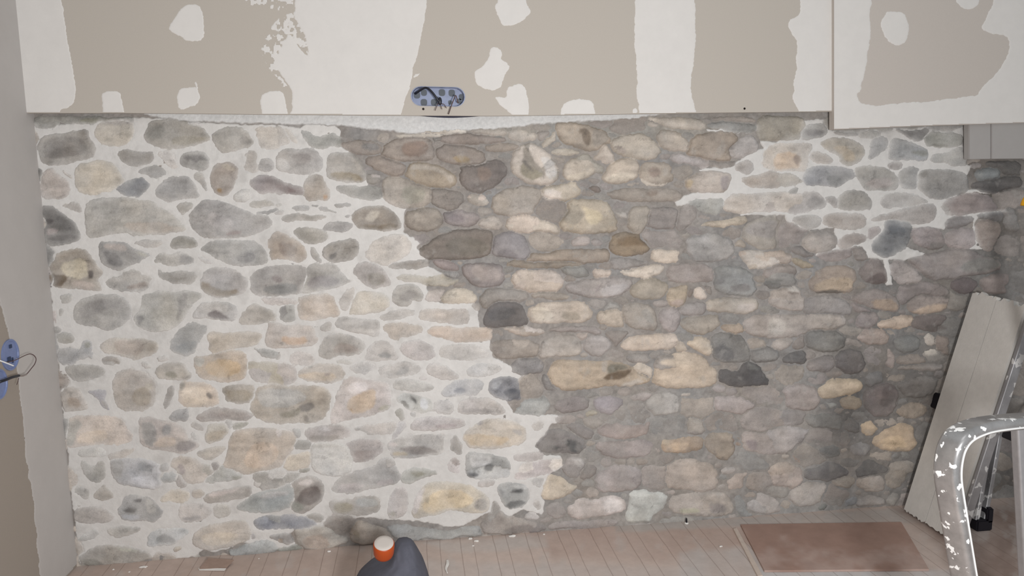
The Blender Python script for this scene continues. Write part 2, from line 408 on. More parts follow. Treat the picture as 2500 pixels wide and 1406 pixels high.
+a09484 36 88 50 88 58 92 50 98 36 96
bcad9c 71 94 74 88 82 86 92 86 96 92 98 100 97 104 86 103 76 101 72 98
9c9790 77 86 82 79 90 80 94 84 94 88 84 86 78 90
9b9289 96 90 98 82 108 81 120 82 126 86 129 94 130 104 126 107 114 105 104 104 98 98
+918c86 112 88 120 84 126 92 128 102 120 98
9d9390 132 96 134 88 142 86 152 86 153 94 152 104 146 109 138 106
9f9589 156 104 154 98 160 95 178 93 194 92 194 98 190 104 182 109 172 111 162 109
c3b2a1 96 120 104 114 118 112 134 111 150 111 152 116 148 124 134 126 118 126 102 127 97 124
bdad99 160 120 166 116 174 113 180 116 184 122 186 128 180 133 172 128 164 123
bdae9d 153 116 158 122 160 128 148 128
a69c92 14 130 16 120 22 115 36 113 50 112 56 118 57 126 54 131 40 132 24 133 16 134
a09894 58 122 64 114 74 113 84 115 86 121 84 129 76 133 66 132 60 128
a89d93 -14 116 -2 117 6 116 8 122 6 130 0 132 -14 130
ad9f93 -28 103 -12 104 4 104 18 106 22 110 12 112 0 112 -10 110
9b908a 22 106 36 104 52 104 70 104 76 108 74 112 64 109 44 108 28 109
b3a59b 51 111 62 110 62 114 56 117 52 114
98897a 0 38 10 32 30 29 50 28 70 28 82 28 84 34 82 40 66 41 46 41 20 42 0 42
9b938d 84 38 96 36 116 38 126 42 120 44 104 47 94 49 88 46 84 42
93908a 36 48 42 44 62 44 64 52 60 55 46 54
a59a8e 6 74 14 70 28 70 40 72 46 74 36 77 20 76
9a8f8a 140 56 140 46 150 43 170 42 184 44 186 54 184 60 172 60 156 60 146 60
8b8a87 187 56 188 46 200 44 214 46 224 52 226 62 230 70 222 74 210 72 194 71 187 66
+7a7876 187 56 196 56 196 62 188 62
+797572 200 62 218 60 222 68 204 70
b2a18a 140 74 142 68 154 63 160 64 160 72 158 80 152 84 142 82
+b9a598 142 78 156 76 156 83 144 83
c8b9ac 166 72 168 66 176 66 180 76 172 77
8a8078 170 62 184 64 185 72 180 72 178 66
75685f 160 70 166 66 166 70 162 76
a99e91 178 88 180 78 192 75 210 76 226 76 230 80 229 86 222 90 206 90 190 89
+b3a79d 204 84 220 78 228 84 222 90
938b87 154 84 166 80 178 80 178 90 166 92 155 92
a0958d 216 98 222 94 236 93 248 96 250 106 244 113 232 113 220 110 214 104
a4927f 192 104 202 101 214 100 216 108 210 110 200 109
a89e97 240 76 244 68 256 68 268 70 276 78 276 86 264 88 250 86 242 82
+b7afa6 256 66 266 62 270 70 262 70
8f857f 234 54 236 46 250 42 266 44 270 54 256 56 240 58
a8988a 210 32 220 30 234 30 254 30 262 34 260 40 246 41 230 40 218 38
+b6a595 224 32 240 34 238 40 228 38
bcb0a2 220 43 226 38 236 42 228 46 222 47
6f6e6c 236 58 250 56 258 58 250 66 238 64
7d7a76 184 116 190 110 204 110 214 114 220 122 222 130 220 138 206 138 194 138 186 132
+676564 188 122 196 120 206 126 206 136 194 136 186 130
8f8680 78 108 92 108 104 108 96 116 90 124 86 118
888483 -10 136 4 134 16 136 20 142 14 150 -10 150
7d7b79 222 128 236 124 250 124 250 136 236 138 224 138
938a82 128 138 140 131 158 130 174 134 186 144 190 154 130 154
T 1875 540
938477 42 64 46 52 54 46 66 44 82 44 88 50 88 60 84 68 74 70 60 70 48 70
+a3907a 46 62 60 56 80 54 86 60 80 68 60 69 46 69
+5d554b 44 70 60 67 76 68 74 71 60 72 46 72
7a706c 90 50 96 42 104 38 112 38 115 46 118 54 117 60 108 62 98 60 94 56
+5e5250 96 58 104 50 114 50 118 58 112 62 100 61
958c88 122 44 128 38 136 40 144 46 150 52 154 60 148 64 136 64 128 60 124 52
857c78 140 38 150 36 164 32 180 28 198 28 212 34 226 38 232 44 228 48 208 52 186 56 166 58 156 54 148 46
+77746f 190 40 210 34 226 40 226 46 200 50 188 48
5f5453 180 62 184 57 194 55 204 58 207 64 202 70 192 72 184 70
807572 208 60 216 54 230 52 242 54 240 68 228 72 214 70
a3978d 2 74 6 68 18 66 26 64 34 68 36 76 34 84 26 88 14 86 4 80
+776b62 20 69 30 70 32 72 22 72
8e8a85 0 64 0 44 20 44 30 50 32 58 28 64
+6e6d69 0 57 16 56 16 60 0 62
a3968c 0 32 12 30 22 32 26 34 24 41 12 42 0 41
9a8d78 26 36 34 38 46 42 46 45 36 46 28 42
857b76 82 76 92 70 106 67 120 70 130 76 132 84 128 90 116 88 102 84 90 80
+94816f 100 78 120 74 130 82 128 88 116 88 104 84
8a7e77 138 86 140 76 150 72 164 74 178 76 180 80 174 88 162 91 148 91
+a48f7b 142 88 156 82 172 80 178 82 172 88 158 91 146 91
b09c89 110 102 114 98 124 95 138 93 144 94 143 100 136 105 122 105 112 105
6a605d 144 96 154 92 168 92 178 94 176 100 180 108 164 108 148 106 142 102
+574f4c 150 102 170 100 178 106 160 108
96877e 88 112 92 108 104 106 116 108 120 112 118 120 110 122 98 121 92 118
a59b90 155 112 162 110 166 116 165 122 157 122
+b0a698 156 124 164 120 168 128 166 132 156 131
8d8784 36 84 38 78 50 74 66 74 78 78 84 84 84 92 74 92 50 90 38 90
a0968e -8 96 6 92 20 92 38 92 60 91 74 93 78 98 74 104 60 107 44 107 34 112 20 114 0 114 -8 108
+afa69c 0 94 14 94 20 104 14 112 0 112
74726e 38 118 40 108 56 106 70 108 78 112 78 122 68 128 54 128 42 124
817a76 28 118 34 112 38 112 38 124 30 126 24 122
615c5b 68 134 74 128 86 126 96 130 98 138 94 148 80 150 70 146
978a84 115 134 116 126 120 124 124 130 126 138 124 145 118 142
7f766f 126 134 140 131 156 131 158 138 140 141 128 140
6c6d6c 124 116 136 112 150 114 152 124 140 130 126 126
827a76 42 138 52 134 64 132 68 138 66 146 50 148 40 146
62605f 16 134 28 128 38 128 40 138 30 144 18 142
9c948e 4 126 10 116 24 114 28 118 22 124 10 128
7d736f 128 74 132 62 144 58 160 60 176 64 180 72 170 74 150 72 138 80 132 82
746e67 180 66 190 72 200 74 196 86 184 88 176 84 180 78
877d7a 88 96 96 90 108 90 110 96 106 104 94 106 88 102
827875 84 80 94 84 104 88 92 90 86 88
908683 50 32 62 30 76 28 84 26 84 34 76 38 64 40 52 38
8a827d 84 26 92 25 98 32 98 38 88 38 86 32
857d78 24 24 34 22 40 30 48 32 44 34 32 34 26 30
7d7169 166 112 178 112 186 118 180 130 172 134 168 126
T 60 810
86827c 38 36 46 33 56 34 66 34 76 36 78 40 72 45 62 48 53 49 45 47 40 42
8f8780 74 28 81 25 88 27 92 31 90 33 80 32 74 30
a9a49e 113 31 118 31 123 35 118 36 114 34
9b938b 84 60 84 50 88 43 96 38 106 37 116 40 122 46 126 53 127 60 126 68 120 75 114 79 104 78 94 77 88 73 86 67
+8d8273 104 58 118 52 124 64 118 74 104 72
+a29a8d 116 48 124 52 124 58 116 56
a49d94 126 40 131 34 140 31 150 30 155 33 158 40 162 43 158 47 150 48 140 47 130 46 127 43
+847f71 136 40 146 40 150 46 142 47 137 44
+7e7770 150 46 160 43 161 46 156 48
aa9a88 164 25 174 25 186 22 196 19 206 20 214 21 216 30 215 40 212 46 202 49 190 50 178 48 170 46 166 40 165 34
+b39a78 174 32 190 26 210 30 210 42 190 46 176 42
+a5a29a 163 25 176 26 172 36 166 34
a79f9a 218 40 221 33 230 31 240 32 252 32 262 33 266 38 268 44 264 50 254 52 240 51 226 50 220 46
a29a92 34 56 50 54 55 64 61 73 56 77 46 78 36 78
+98897b 40 64 50 64 56 74 42 76
84838c 60 60 68 58 72 58 77 58 78 62 76 67 79 72 82 78 78 78 73 72 70 66 64 62
+94908d 72 68 77 67 82 78 77 78
827d79 140 54 144 53 144 58 142 66 140 72 136 77 134 74 136 67 138 60
b5a594 151 50 164 50 176 51 182 54 186 60 188 66 187 72 180 74 168 75 154 74 149 70 150 60
+c2b29e 156 54 174 54 180 66 176 74 154 72 152 62
+79716a 176 60 181 60 183 67 178 66
+8c8579 151 50 158 50 153 60 150 60
948b7f 192 54 204 53 216 52 226 54 227 60 224 68 216 71 206 71 196 68 193 61
+887c69 194 58 210 57 224 60 220 68 204 70 196 66
939190 142 82 148 78 152 76 159 77 159 86 155 89 148 88 139 86
938b87 167 84 172 80 180 77 192 75 204 76 214 78 221 82 221 84 212 87 200 87 186 87 176 88 168 87
+877d7a 176 80 196 80 200 86 180 86
a09a94 160 92 164 89 174 93 173 97 166 97
a49d90 179 92 190 90 194 92 198 95 196 101 190 107 180 110 175 108 175 101 178 96
+978a77 178 98 196 96 194 104 182 110 175 106
97948a 201 92 210 90 218 89 214 94 206 96 201 95
b1a59b 37 90 46 84 60 83 76 82 90 84 96 91 100 98 106 103 102 108 92 111 76 111 60 112 48 113 40 114 37 104
+9a9790 37 90 50 86 56 92 48 100 46 112 38 113
+bbab9a 58 98 80 96 80 108 50 111 48 104
a29993 109 86 120 84 130 87 140 88 150 92 156 98 158 106 168 109 170 112 162 118 150 120 136 117 122 115 113 112 110 102 112 94
+868380 111 88 126 90 128 104 124 114 114 110
+b1a294 128 104 144 102 148 112 132 114 124 112
+b4a9a2 142 92 154 96 156 106 144 104
+7f7876 146 110 160 106 168 111 160 118 146 118
+828080 134 90 142 92 140 102 132 100
a79b8e 199 106 204 98 214 96 230 95 246 96 256 98 264 102 264 110 258 122 252 130 244 134 232 138 216 140 202 138 192 134 196 124 198 116
+b3a18f 216 112 240 106 250 120 236 134 212 134
a29b92 167 120 172 117 182 114 190 113 195 113 192 117 186 122 180 126 172 125 168 123
a8a59f 51 118 58 115 68 114 76 116 79 122 70 123 58 123 51 122
a69f98 80 120 90 118 100 116 106 115 104 119 98 124 92 126 84 127 80 124
8e8b85 53 126 58 128 62 131 68 134 70 127 76 128 77 136 76 144 70 149 62 146 58 142 54 134
9b9b9e 82 130 84 124 100 126 112 124 124 127 132 134 134 142 134 150 128 154 116 154 104 152 92 150 84 142
+878685 84 126 92 124 96 132 94 144 86 142 82 134
+aeaeb2 100 142 126 142 130 152 104 152
+858689 108 126 122 128 124 140 110 136
a39a91 140 132 144 124 152 122 164 124 172 130 180 134 182 138 178 144 170 148 160 150 150 144 146 136
+8a7f7d 148 130 154 130 156 140 150 142 148 136
8a827d 180 132 184 128 190 134 188 140 178 142
a29f9b 194 88 200 88 203 94 197 97
9a9793 162 100 166 102 166 108 161 106
T 670 810
a1978a -24 54 -8 54 -4 50 10 54 24 53 40 54 50 56 55 62 54 70 52 80 48 86 36 90 20 90 4 91 -10 89 -20 84 -25 76
+a3a09b -20 58 0 56 20 56 34 66 20 72 4 76 -16 74
+76706a 26 72 36 69 40 74 36 78 26 80 22 76
+867f6f 2 82 14 78 26 74 24 82 12 86
+7a7268 26 82 32 82 32 90 28 89
+948a7e 40 60 52 60 50 72 42 72
b1a7a2 55 78 58 70 62 60 66 50 72 45 82 46 92 48 102 50 110 50 112 56 114 70 112 76 104 80 92 83 78 86 66 88 56 92 54 86
+b7a28b 72 66 86 60 98 56 100 70 90 80 76 82 70 76
+a48563 72 76 77 76 76 80
+c2bab8 72 50 92 50 90 60 70 62
+a29c8b 102 74 113 72 110 78 100 79
aca297 20 43 26 37 36 33 48 32 60 33 68 38 70 42 66 47 56 51 44 51 32 49 24 46
+b5a38c 22 42 40 40 60 42 60 48 40 50 26 46
+76736e 31 34 37 33 37 36 32 36
+8d7f79 48 41 53 42 53 44 49 44
a49b89 -34 30 -10 30 2 31 10 36 14 42 15 48 10 52 0 52 -8 51
b4b0ac 73 36 80 31 90 29 94 29 97 34 93 40 86 43 76 39
b0aba6 101 38 108 34 118 31 130 30 140 33 143 37 138 42 124 45 110 46 103 44
+9a9896 122 36 132 34 130 42 116 44
b9b2ad 147 38 152 31 164 33 172 38 180 44 178 47 166 47 154 44
b6b3b0 186 40 192 35 202 32 214 32 222 35 220 40 206 44 192 44
b4b1ac 116 50 126 47 140 48 152 52 156 56 146 59 130 58 117 57
a8a8aa 163 60 168 54 176 49 186 47 196 47 204 50 202 58 196 63 184 62 172 64 164 63
+84868d 173 57 180 54 188 58 186 61 176 61
7d7d82 209 56 212 48 222 46 232 44 240 48 244 56 242 66 234 69 222 66 212 62
+55575f 222 60 226 56 234 55 240 58 239 66 230 67
+9a9a9c 210 54 218 48 224 50 216 58
a5a5a1 119 66 124 62 134 61 142 64 152 66 158 74 152 80 138 80 128 76 122 71
+6b6962 124 68 130 70 132 76 126 75 122 71
+5a5957 132 62 138 66 140 72 134 68
+b3b6bb 142 64 150 66 150 78 142 76
b1adaa 154 70 162 68 172 68 176 76 170 81 156 80
aca49e 178 74 184 67 194 65 206 65 216 68 222 73 225 78 222 81 206 81 190 81 180 80
+958e8a 182 76 200 75 216 78 214 81 184 80
b4aca9 132 94 138 87 150 85 166 84 180 86 186 89 184 94 170 96 152 97 138 97
+a39594 158 90 178 90 176 95 156 95
aca6a2 77 96 84 93 96 91 108 90 118 89 119 96 116 100 104 101 92 101 86 97
+8f8f8d 78 96 86 96 92 101 110 101 90 102 80 98
9f9793 30 96 42 94 56 92 70 93 75 98 72 103 62 107 48 108 36 108 31 103
+877f78 32 102 50 102 66 102 60 107 36 108
+b2adab 42 94 54 93 54 99 44 98
85837f 16 113 20 108 30 106 36 108 35 115 28 116 18 115
9f9c97 17 96 24 96 26 100 23 104 19 102
aea6a0 -4 96 4 96 10 98 14 104 13 112 10 120 4 122 -4 122
b3a796 9 124 18 122 30 118 35 119 35 132 26 136 9 136
b7b5b1 36 110 50 109 64 110 70 114 74 122 76 132 70 140 60 142 48 141 38 136 35 124
+a9a6a0 36 110 60 108 64 112 40 116
a19996 68 110 80 106 92 106 104 106 105 112 106 118 100 122 94 127 84 128 77 128 74 120 72 114
+958a86 74 118 90 116 102 118 94 126 80 128
a29f9c 109 112 118 106 126 103 140 101 156 101 166 102 166 112 165 120 152 122 138 124 124 125 114 122 112 116
+7f7874 122 114 140 112 160 116 160 120 136 122 124 118
+a0937c 113 118 128 118 130 122 116 122
+b2a9a6 109 110 118 108 122 114 112 114
96908a 172 116 173 108 176 102 180 106 183 114 183 119 178 120
b3a89a 184 104 188 96 196 91 206 87 220 86 232 88 244 94 247 101 244 108 234 113 220 114 204 115 192 114 187 110
+b7a387 184 100 200 101 220 102 232 106 220 113 194 113 186 108
+9b9692 232 96 242 96 242 104 234 100
+857f7e 196 88 204 87 204 92 198 92
a5a5a3 187 142 188 130 196 124 208 122 222 124 230 132 231 140 224 144 204 145
b1a9a7 169 128 180 126 182 136 180 140 172 138
8a8679 118 78 124 76 125 82 126 86 124 92 122 84 118 82
a9a5a5 122 88 126 86 128 92 122 100 118 106 114 108 118 98
a29d99 70 146 80 140 92 136 104 130 110 124 116 126 118 132 110 140 100 150 80 156
9a9896 132 80 138 80 138 85 133 84
a9a3a1 141 46 145 42 150 46 146 48
aaa29e 234 122 250 119 264 118 262 126 244 127 234 126
8d8983 -24 140 -4 138 8 140 12 146 0 154 -14 156
T 60 1054
918b86 47 78 54 75 64 75 76 76 82 80 86 84 82 88 74 90 60 90 48 89 46 83
8b8a89 89 80 94 74 94 68 100 63 108 63 114 66 120 65 126 70 130 76 135 79 130 86 124 90 116 88 106 88 94 87
+5a5856 93 78 100 74 108 76 107 81 98 80
+a3a19d 118 66 126 70 128 80 120 82 117 74
+595757 104 67 114 66 112 71 106 70
+95979c 92 82 112 82 112 87 96 87
b3a897 132 66 137 60 146 58 156 59 160 62 158 68 152 71 140 70 131 69
a3998e 162 60 168 57 174 60 173 64 168 66 163 65
8d8781 173 68 178 62 190 59 202 57 214 54 220 54 220 63 210 66 196 69 182 71
+a59a96 178 60 200 58 212 55 200 62 180 66
8e918f 205 75 212 70 224 62 236 58 248 56 260 52 266 56 268 68 262 74 252 77 240 80 226 80 212 79
+a29f9c 226 64 244 58 262 60 250 64 232 68
a49f9c 149 74 158 71 170 71 180 74 182 78 178 84 168 88 158 90 150 88
+858283 150 86 158 84 170 82 172 87 156 89
a39b92 163 106 168 98 178 93 190 90 204 88 214 88 218 92 219 100 221 106 212 110 198 113 184 117 172 117 164 112
+aba091 172 100 200 98 212 104 190 112 172 112
96938e 77 99 84 95 96 95 108 95 113 96 106 100 94 104 84 104
9a9894 52 106 58 100 68 97 70 100 66 106 56 108 50 108
9fa1a1 118 112 120 102 126 98 140 96 154 96 160 99 152 106 142 112 130 113 120 114
+7f8080 126 104 136 100 150 108 144 110 130 110
868078 50 124 56 121 62 117 72 113 84 112 98 114 110 117 119 120 124 126 114 129 100 130 84 131 68 133 52 134 50 130
+6a665d 50 126 64 124 76 130 66 133 52 134
+989887 88 114 104 115 110 119 94 118
8c8f8f 198 118 208 116 218 112 228 109 238 109 246 114 246 118 234 121 216 123 200 123
7d7f87 221 90 226 85 236 84 248 84 258 82 272 84 282 88 284 93 276 97 256 96 244 96 236 98 226 96
+93969e 224 86 238 84 236 92 226 92
9a9288 66 62 74 56 76 53 80 58 86 64 80 67 72 69 66 66
9c9995 44 56 50 55 60 58 62 64 58 68 50 62
938e8a 48 73 54 73 52 76
8f9190 128 44 140 40 150 44 144 50 130 52
8a8886 128 38 136 32 140 36 134 42
8f8884 146 46 150 42 156 50 157 54 150 56 147 50
9a948a 160 30 176 34 184 36 190 40 184 46 172 46 158 46
9b9b96 182 38 196 34 210 42 212 46 200 48 184 52 172 50
+7c7b6e 200 44 212 44 210 48 202 48
a8a39d 222 52 232 44 240 38 248 38 256 40 252 50 240 54 228 56
a39f98 183 72 200 72 200 82 184 86
9a8f80 144 116 150 113 152 116 146 119
87827f 237 104 246 102 256 100 262 108 256 112 246 108
8d8785 218 102 224 102 224 106 219 106
T 670 1054
9c9894 55 60 56 54 64 46 74 40 88 37 98 35 106 26 112 30 120 38 124 46 118 52 106 54 92 57 80 61 66 62
+a59d9b 60 54 76 50 92 54 76 60 62 62
+a39a98 100 48 118 47 114 53 100 54
8f8882 14 62 14 54 22 47 34 44 42 46 47 54 47 62 44 70 38 75 30 80 22 80 14 75 13 68
+665c57 26 58 34 53 42 54 46 62 44 68 36 72 24 74 20 66
+b0a8a4 20 50 34 46 40 50 28 54
+74756b 14 70 22 68 30 74 24 80 16 78
98928b 53 68 62 70 76 66 90 64 100 64 103 72 101 78 92 82 78 83 62 82 55 80
+908877 55 70 76 70 78 80 58 82
+9a9a97 78 66 100 65 102 74 90 74 80 74
a9a29f 110 84 111 72 114 62 120 56 126 56 130 62 130 74 126 82 118 86
+938e84 110 80 118 79 118 84 112 84
b3a998 134 82 136 70 142 58 150 52 164 50 180 52 192 54 200 58 208 64 210 72 206 80 196 81 182 79 168 77 160 82 148 83 138 86
+bba98a 144 70 156 60 172 56 188 60 196 70 186 76 166 76 154 82 145 80
+958f88 194 70 204 64 209 70 206 79 196 78
+b9b1ad 134 60 148 54 144 66 140 82 134 80
+9a8f7c 145 66 152 64 150 72 146 70
9b9a92 123 46 126 40 136 37 150 38 160 41 152 44 140 48 132 52 126 52
+83806f 130 40 144 40 150 43 138 46
8b8d8d 217 54 228 50 240 52 248 54 249 64 247 72 240 76 228 76 224 70 220 62
+4f5152 226 70 238 68 246 70 240 75 228 76
+4e4f50 228 60 242 56 244 60 236 62
+6f7172 218 54 224 58 224 66 220 62
+a6a7a6 228 54 246 52 248 58 232 56
a39d9a 199 50 208 49 216 50 212 54 200 55
8a8a88 187 22 196 22 212 24 228 28 231 38 228 44 214 43 200 46 189 46 187 36
+a9a8a7 188 22 214 24 210 34 192 36
+676868 206 32 214 32 214 40 204 40
+5f6061 188 40 200 42 196 46 188 46
9d8c84 171 30 176 26 181 30 181 40 176 40 172 38
b5aba8 234 46 240 38 248 32 262 28 274 28 274 42 256 45 240 48
9d968d 20 98 30 94 44 93 54 96 60 104 68 104 72 110 62 114 50 116 38 118 26 116 20 108
+9c8c7f 24 104 50 100 56 114 30 116
9b9187 70 92 80 90 94 92 106 96 114 102 116 110 98 110 84 112 74 106
+857b6b 76 96 84 98 84 108 77 106
8b8c8b 106 96 122 92 150 96 170 100 196 94 206 98 200 106 180 106 160 108 134 108 116 106
918881 200 94 210 84 220 78 226 84 240 86 256 88 260 96 250 100 230 104 212 104 202 102
+766b66 220 96 250 90 256 98 226 102
8c8782 214 70 218 72 220 82 214 90 206 90 212 80
9d9a95 0 44 10 42 20 41 26 42 18 50 6 54 0 54
9a9d9d -10 66 0 58 8 60 10 66 8 74 0 78 -8 78
8b8782 30 84 38 81 46 82 47 88 40 89 32 88
7e8081 -12 84 0 83 10 84 16 88 18 94 12 96 0 96
8d7c6c 1 104 8 102 12 104 12 110 6 110 2 108
827f73 22 37 34 36 32 40 24 40
7f7f77 0 116 10 115 20 113 28 114 22 118 4 120
T 1280 810
b09d86 24 44 26 36 30 30 44 29 60 30 76 30 92 31 104 34 112 40 122 44 125 49 116 52 100 54 84 53 68 56 50 58 34 58 28 52
+ac9f90 76 30 84 28 82 38 76 40
+6e5a43 76 46 82 40 90 39 96 38 104 36 106 38 100 44 94 48 84 48
+77705f 82 32 98 32 104 36 96 38 82 42
+b6ab9d 94 53 102 48 112 46 118 49 112 53 96 55
b6a48f 126 44 130 34 138 26 150 21 162 21 172 24 182 32 188 38 191 45 186 52 176 55 160 56 144 56 132 54 126 49
+c0ae98 130 30 150 24 168 30 160 36 144 34
bdb0a1 108 36 113 33 120 33 127 38 127 42 124 47 118 43 112 40
4f4d4e 190 42 196 37 204 41 212 38 216 30 226 32 234 38 240 48 240 54 228 56 208 54 196 52 190 48
+636361 216 30 226 32 232 38 220 38
938b88 184 56 188 52 196 54 199 57 194 60 187 60
a19792 103 66 110 62 120 60 126 62 120 68 112 72 104 72
a39d96 112 78 120 71 128 62 140 60 150 62 155 70 155 78 148 83 138 85 124 82
91888a 70 66 80 64 94 66 102 70 100 76 88 82 76 80 70 76
a59c92 152 62 164 61 178 62 185 67 178 68 164 67
a0948f 184 66 200 64 216 66 228 70 226 76 210 82 196 80 186 78 182 72
b0a590 60 82 66 77 73 79 70 83 62 84
999188 154 88 160 83 172 84 177 90 178 100 166 101 156 98
+8f8985 152 96 166 98 178 100 170 102 156 100
a58f78 134 112 136 107 148 105 164 104 176 105 176 112 172 116 160 119 144 119 135 118
988a7a 178 104 190 96 202 97 206 104 206 114 208 124 196 127 186 122 178 114
+8a7361 205 100 214 100 214 114 206 122 204 110
958a86 70 110 84 108 102 108 118 106 126 108 128 114 122 122 104 125 86 124 72 120
998c87 72 94 86 90 104 90 118 92 124 88 124 98 114 104 94 106 74 102
8c8380 88 92 104 92 110 100 100 106 88 100
9a8f89 214 100 226 98 244 100 252 106 250 120 236 122 218 118 213 108
+85797a 216 106 228 106 230 116 222 118
767170 12 112 18 106 24 98 34 96 46 100 58 104 62 112 58 120 44 120 30 119 18 118
+545353 20 112 34 112 38 116 24 117
+4f5051 40 106 52 106 60 116 56 120 46 118 42 112
a7a19b 6 92 10 89 16 89 20 93 14 97 9 97
847d79 42 92 56 92 66 96 70 104 60 106 50 100
8e8480 40 66 52 64 64 66 64 74 56 78 44 80 30 78 30 70
9c9c98 0 68 10 64 22 64 26 74 18 82 0 82 -10 78
908986 2 30 10 28 20 30 18 36 8 38 0 36
847f7c 18 44 22 44 30 54 36 58 26 59 18 54
8f8882 100 24 112 22 124 24 124 30 112 31 102 30
T 1875 810
b29f85 52 58 58 50 68 47 80 47 92 48 96 54 90 60 78 63 64 66 54 66 50 62
+c0ac92 58 52 80 49 92 52 84 56 60 60
968876 72 68 84 64 94 66 94 74 86 77 74 75
8f8f8b 58 70 66 70 70 74 62 77
756a67 95 64 100 56 108 50 120 51 128 56 130 66 126 76 118 84 108 84 98 78
+685e5c 112 52 126 54 124 70 108 76
aa9478 92 90 104 87 110 92 108 98 104 102 96 102 91 96
a79074 104 108 112 100 120 94 132 90 144 94 150 102 148 112 140 118 126 118 112 115
+b59b78 106 108 126 100 138 108 136 117 114 115
8b7d6e 126 78 140 70 158 72 158 80 146 86 134 84
64615f 66 90 74 84 86 86 94 94 90 100 78 98
75736f 34 84 60 80 80 86 90 92 76 96 60 98 44 94
9a8f8a 14 60 20 54 34 51 46 54 54 62 52 72 44 78 30 78 18 72
908985 6 80 20 76 36 78 40 86 34 92 20 92 8 90
9d9591 -2 96 10 94 24 94 36 96 44 98 36 106 30 114 16 120 0 120
63605f 34 140 42 132 54 128 68 130 80 136 80 142 66 146 46 148
5a5857 88 140 88 132 100 126 106 124 108 130 120 134 122 138 104 142 90 145
a3948a 0 138 8 132 20 129 32 130 36 138 36 148 28 156 10 154 0 150
+b57f58 25 120 30 124 34 129 30 127
8a8177 120 130 134 128 146 128 142 140 126 140
716c68 128 50 146 46 160 44 172 50 166 60 150 66 134 62
88807a 128 36 144 33 160 32 176 34 176 38 160 38 130 38
7f7a76 84 110 96 108 104 114 100 122 88 122 82 116
6e6f6e 50 112 64 110 74 116 70 124 56 126 48 120
777574 98 42 112 40 120 46 110 52 98 56
T 1280 1054
a9977f 134 14 136 9 150 8 164 7 176 8 176 14 172 18 160 21 144 21 136 20
+b9a084 140 12 160 10 162 18 142 19
b9ab97 18 62 22 50 26 44 34 44 40 48 46 54 53 54 48 60 40 65 30 67 21 68
beb6ae 0 32 14 30 28 28 38 28 38 34 32 39 22 42 8 44 -4 46 -6 38
918a86 38 40 40 32 46 26 54 26 60 30 60 38 54 46 44 46
+a9a39e 46 27 56 26 60 32 56 38 50 30
867e7a 54 38 64 32 72 36 70 44 60 48 54 46
9b918d 70 48 78 38 92 34 106 36 116 40 118 50 110 58 96 60 80 60 70 58
9f9389 136 46 138 36 146 30 160 28 176 30 188 36 192 46 188 58 178 60 160 59 144 56 134 52
9f9186 198 52 204 46 212 40 220 38 222 46 218 54 210 58 200 58
a59c94 193 38 200 36 210 36 206 41 196 43
b1a6a0 42 76 50 68 62 66 78 66 92 64 100 70 100 78 90 82 74 85 58 87 44 84
+beb6b1 76 68 92 66 99 72 94 80 78 80
9e938a 60 58 68 56 74 58 74 66 66 68 60 64
aaaba5 104 60 120 58 136 60 142 64 138 74 128 84 122 90 104 90 98 86 104 74
a0968d 142 66 160 62 180 62 196 60 204 68 206 80 196 84 176 84 156 82 142 80
+a09c86 152 76 170 74 172 80 152 81
+8d8582 180 72 196 70 200 80 184 82
928a86 24 72 36 70 42 76 42 84 30 88 22 82
a7a19c 10 70 14 68 18 73 15 78 10 75
a6a29d 7 48 20 46 20 52 14 56 8 54
a8a29e 0 84 8 81 16 84 14 89 4 90
9c8e82 238 40 244 33 256 31 270 32 270 46 260 50 246 50 238 46
a29b96 220 70 234 66 246 66 250 76 240 82 226 80 218 76
7d7d7b 206 64 214 62 218 72 218 80 226 84 216 86 208 80
6f6666 0 90 14 90 22 94 20 98 8 100 0 100 -30 101 -30 94
8c8481 24 92 44 89 66 88 90 88 94 92 70 96 40 98 24 98
T 1875 1054
8a8177 64 52 72 45 82 43 88 48 86 54 76 58 66 58
8e847c 88 48 100 44 114 44 118 52 114 60 100 60 90 56
989089 26 58 38 50 50 48 60 52 60 60 58 68 44 74 28 74 22 66
a29993 -12 62 0 62 12 70 16 78 4 82 -10 80
827c78 92 66 104 64 116 66 116 74 100 76 88 74
76787b 74 66 88 64 90 72 76 76
626460 50 76 56 72 60 70 58 77 52 78
7d7770 118 66 128 60 134 66 130 76 120 76
857b70 116 44 124 36 140 32 138 46 130 56 118 56
8b8680 0 54 14 52 26 56 22 66 8 66 0 60
"""
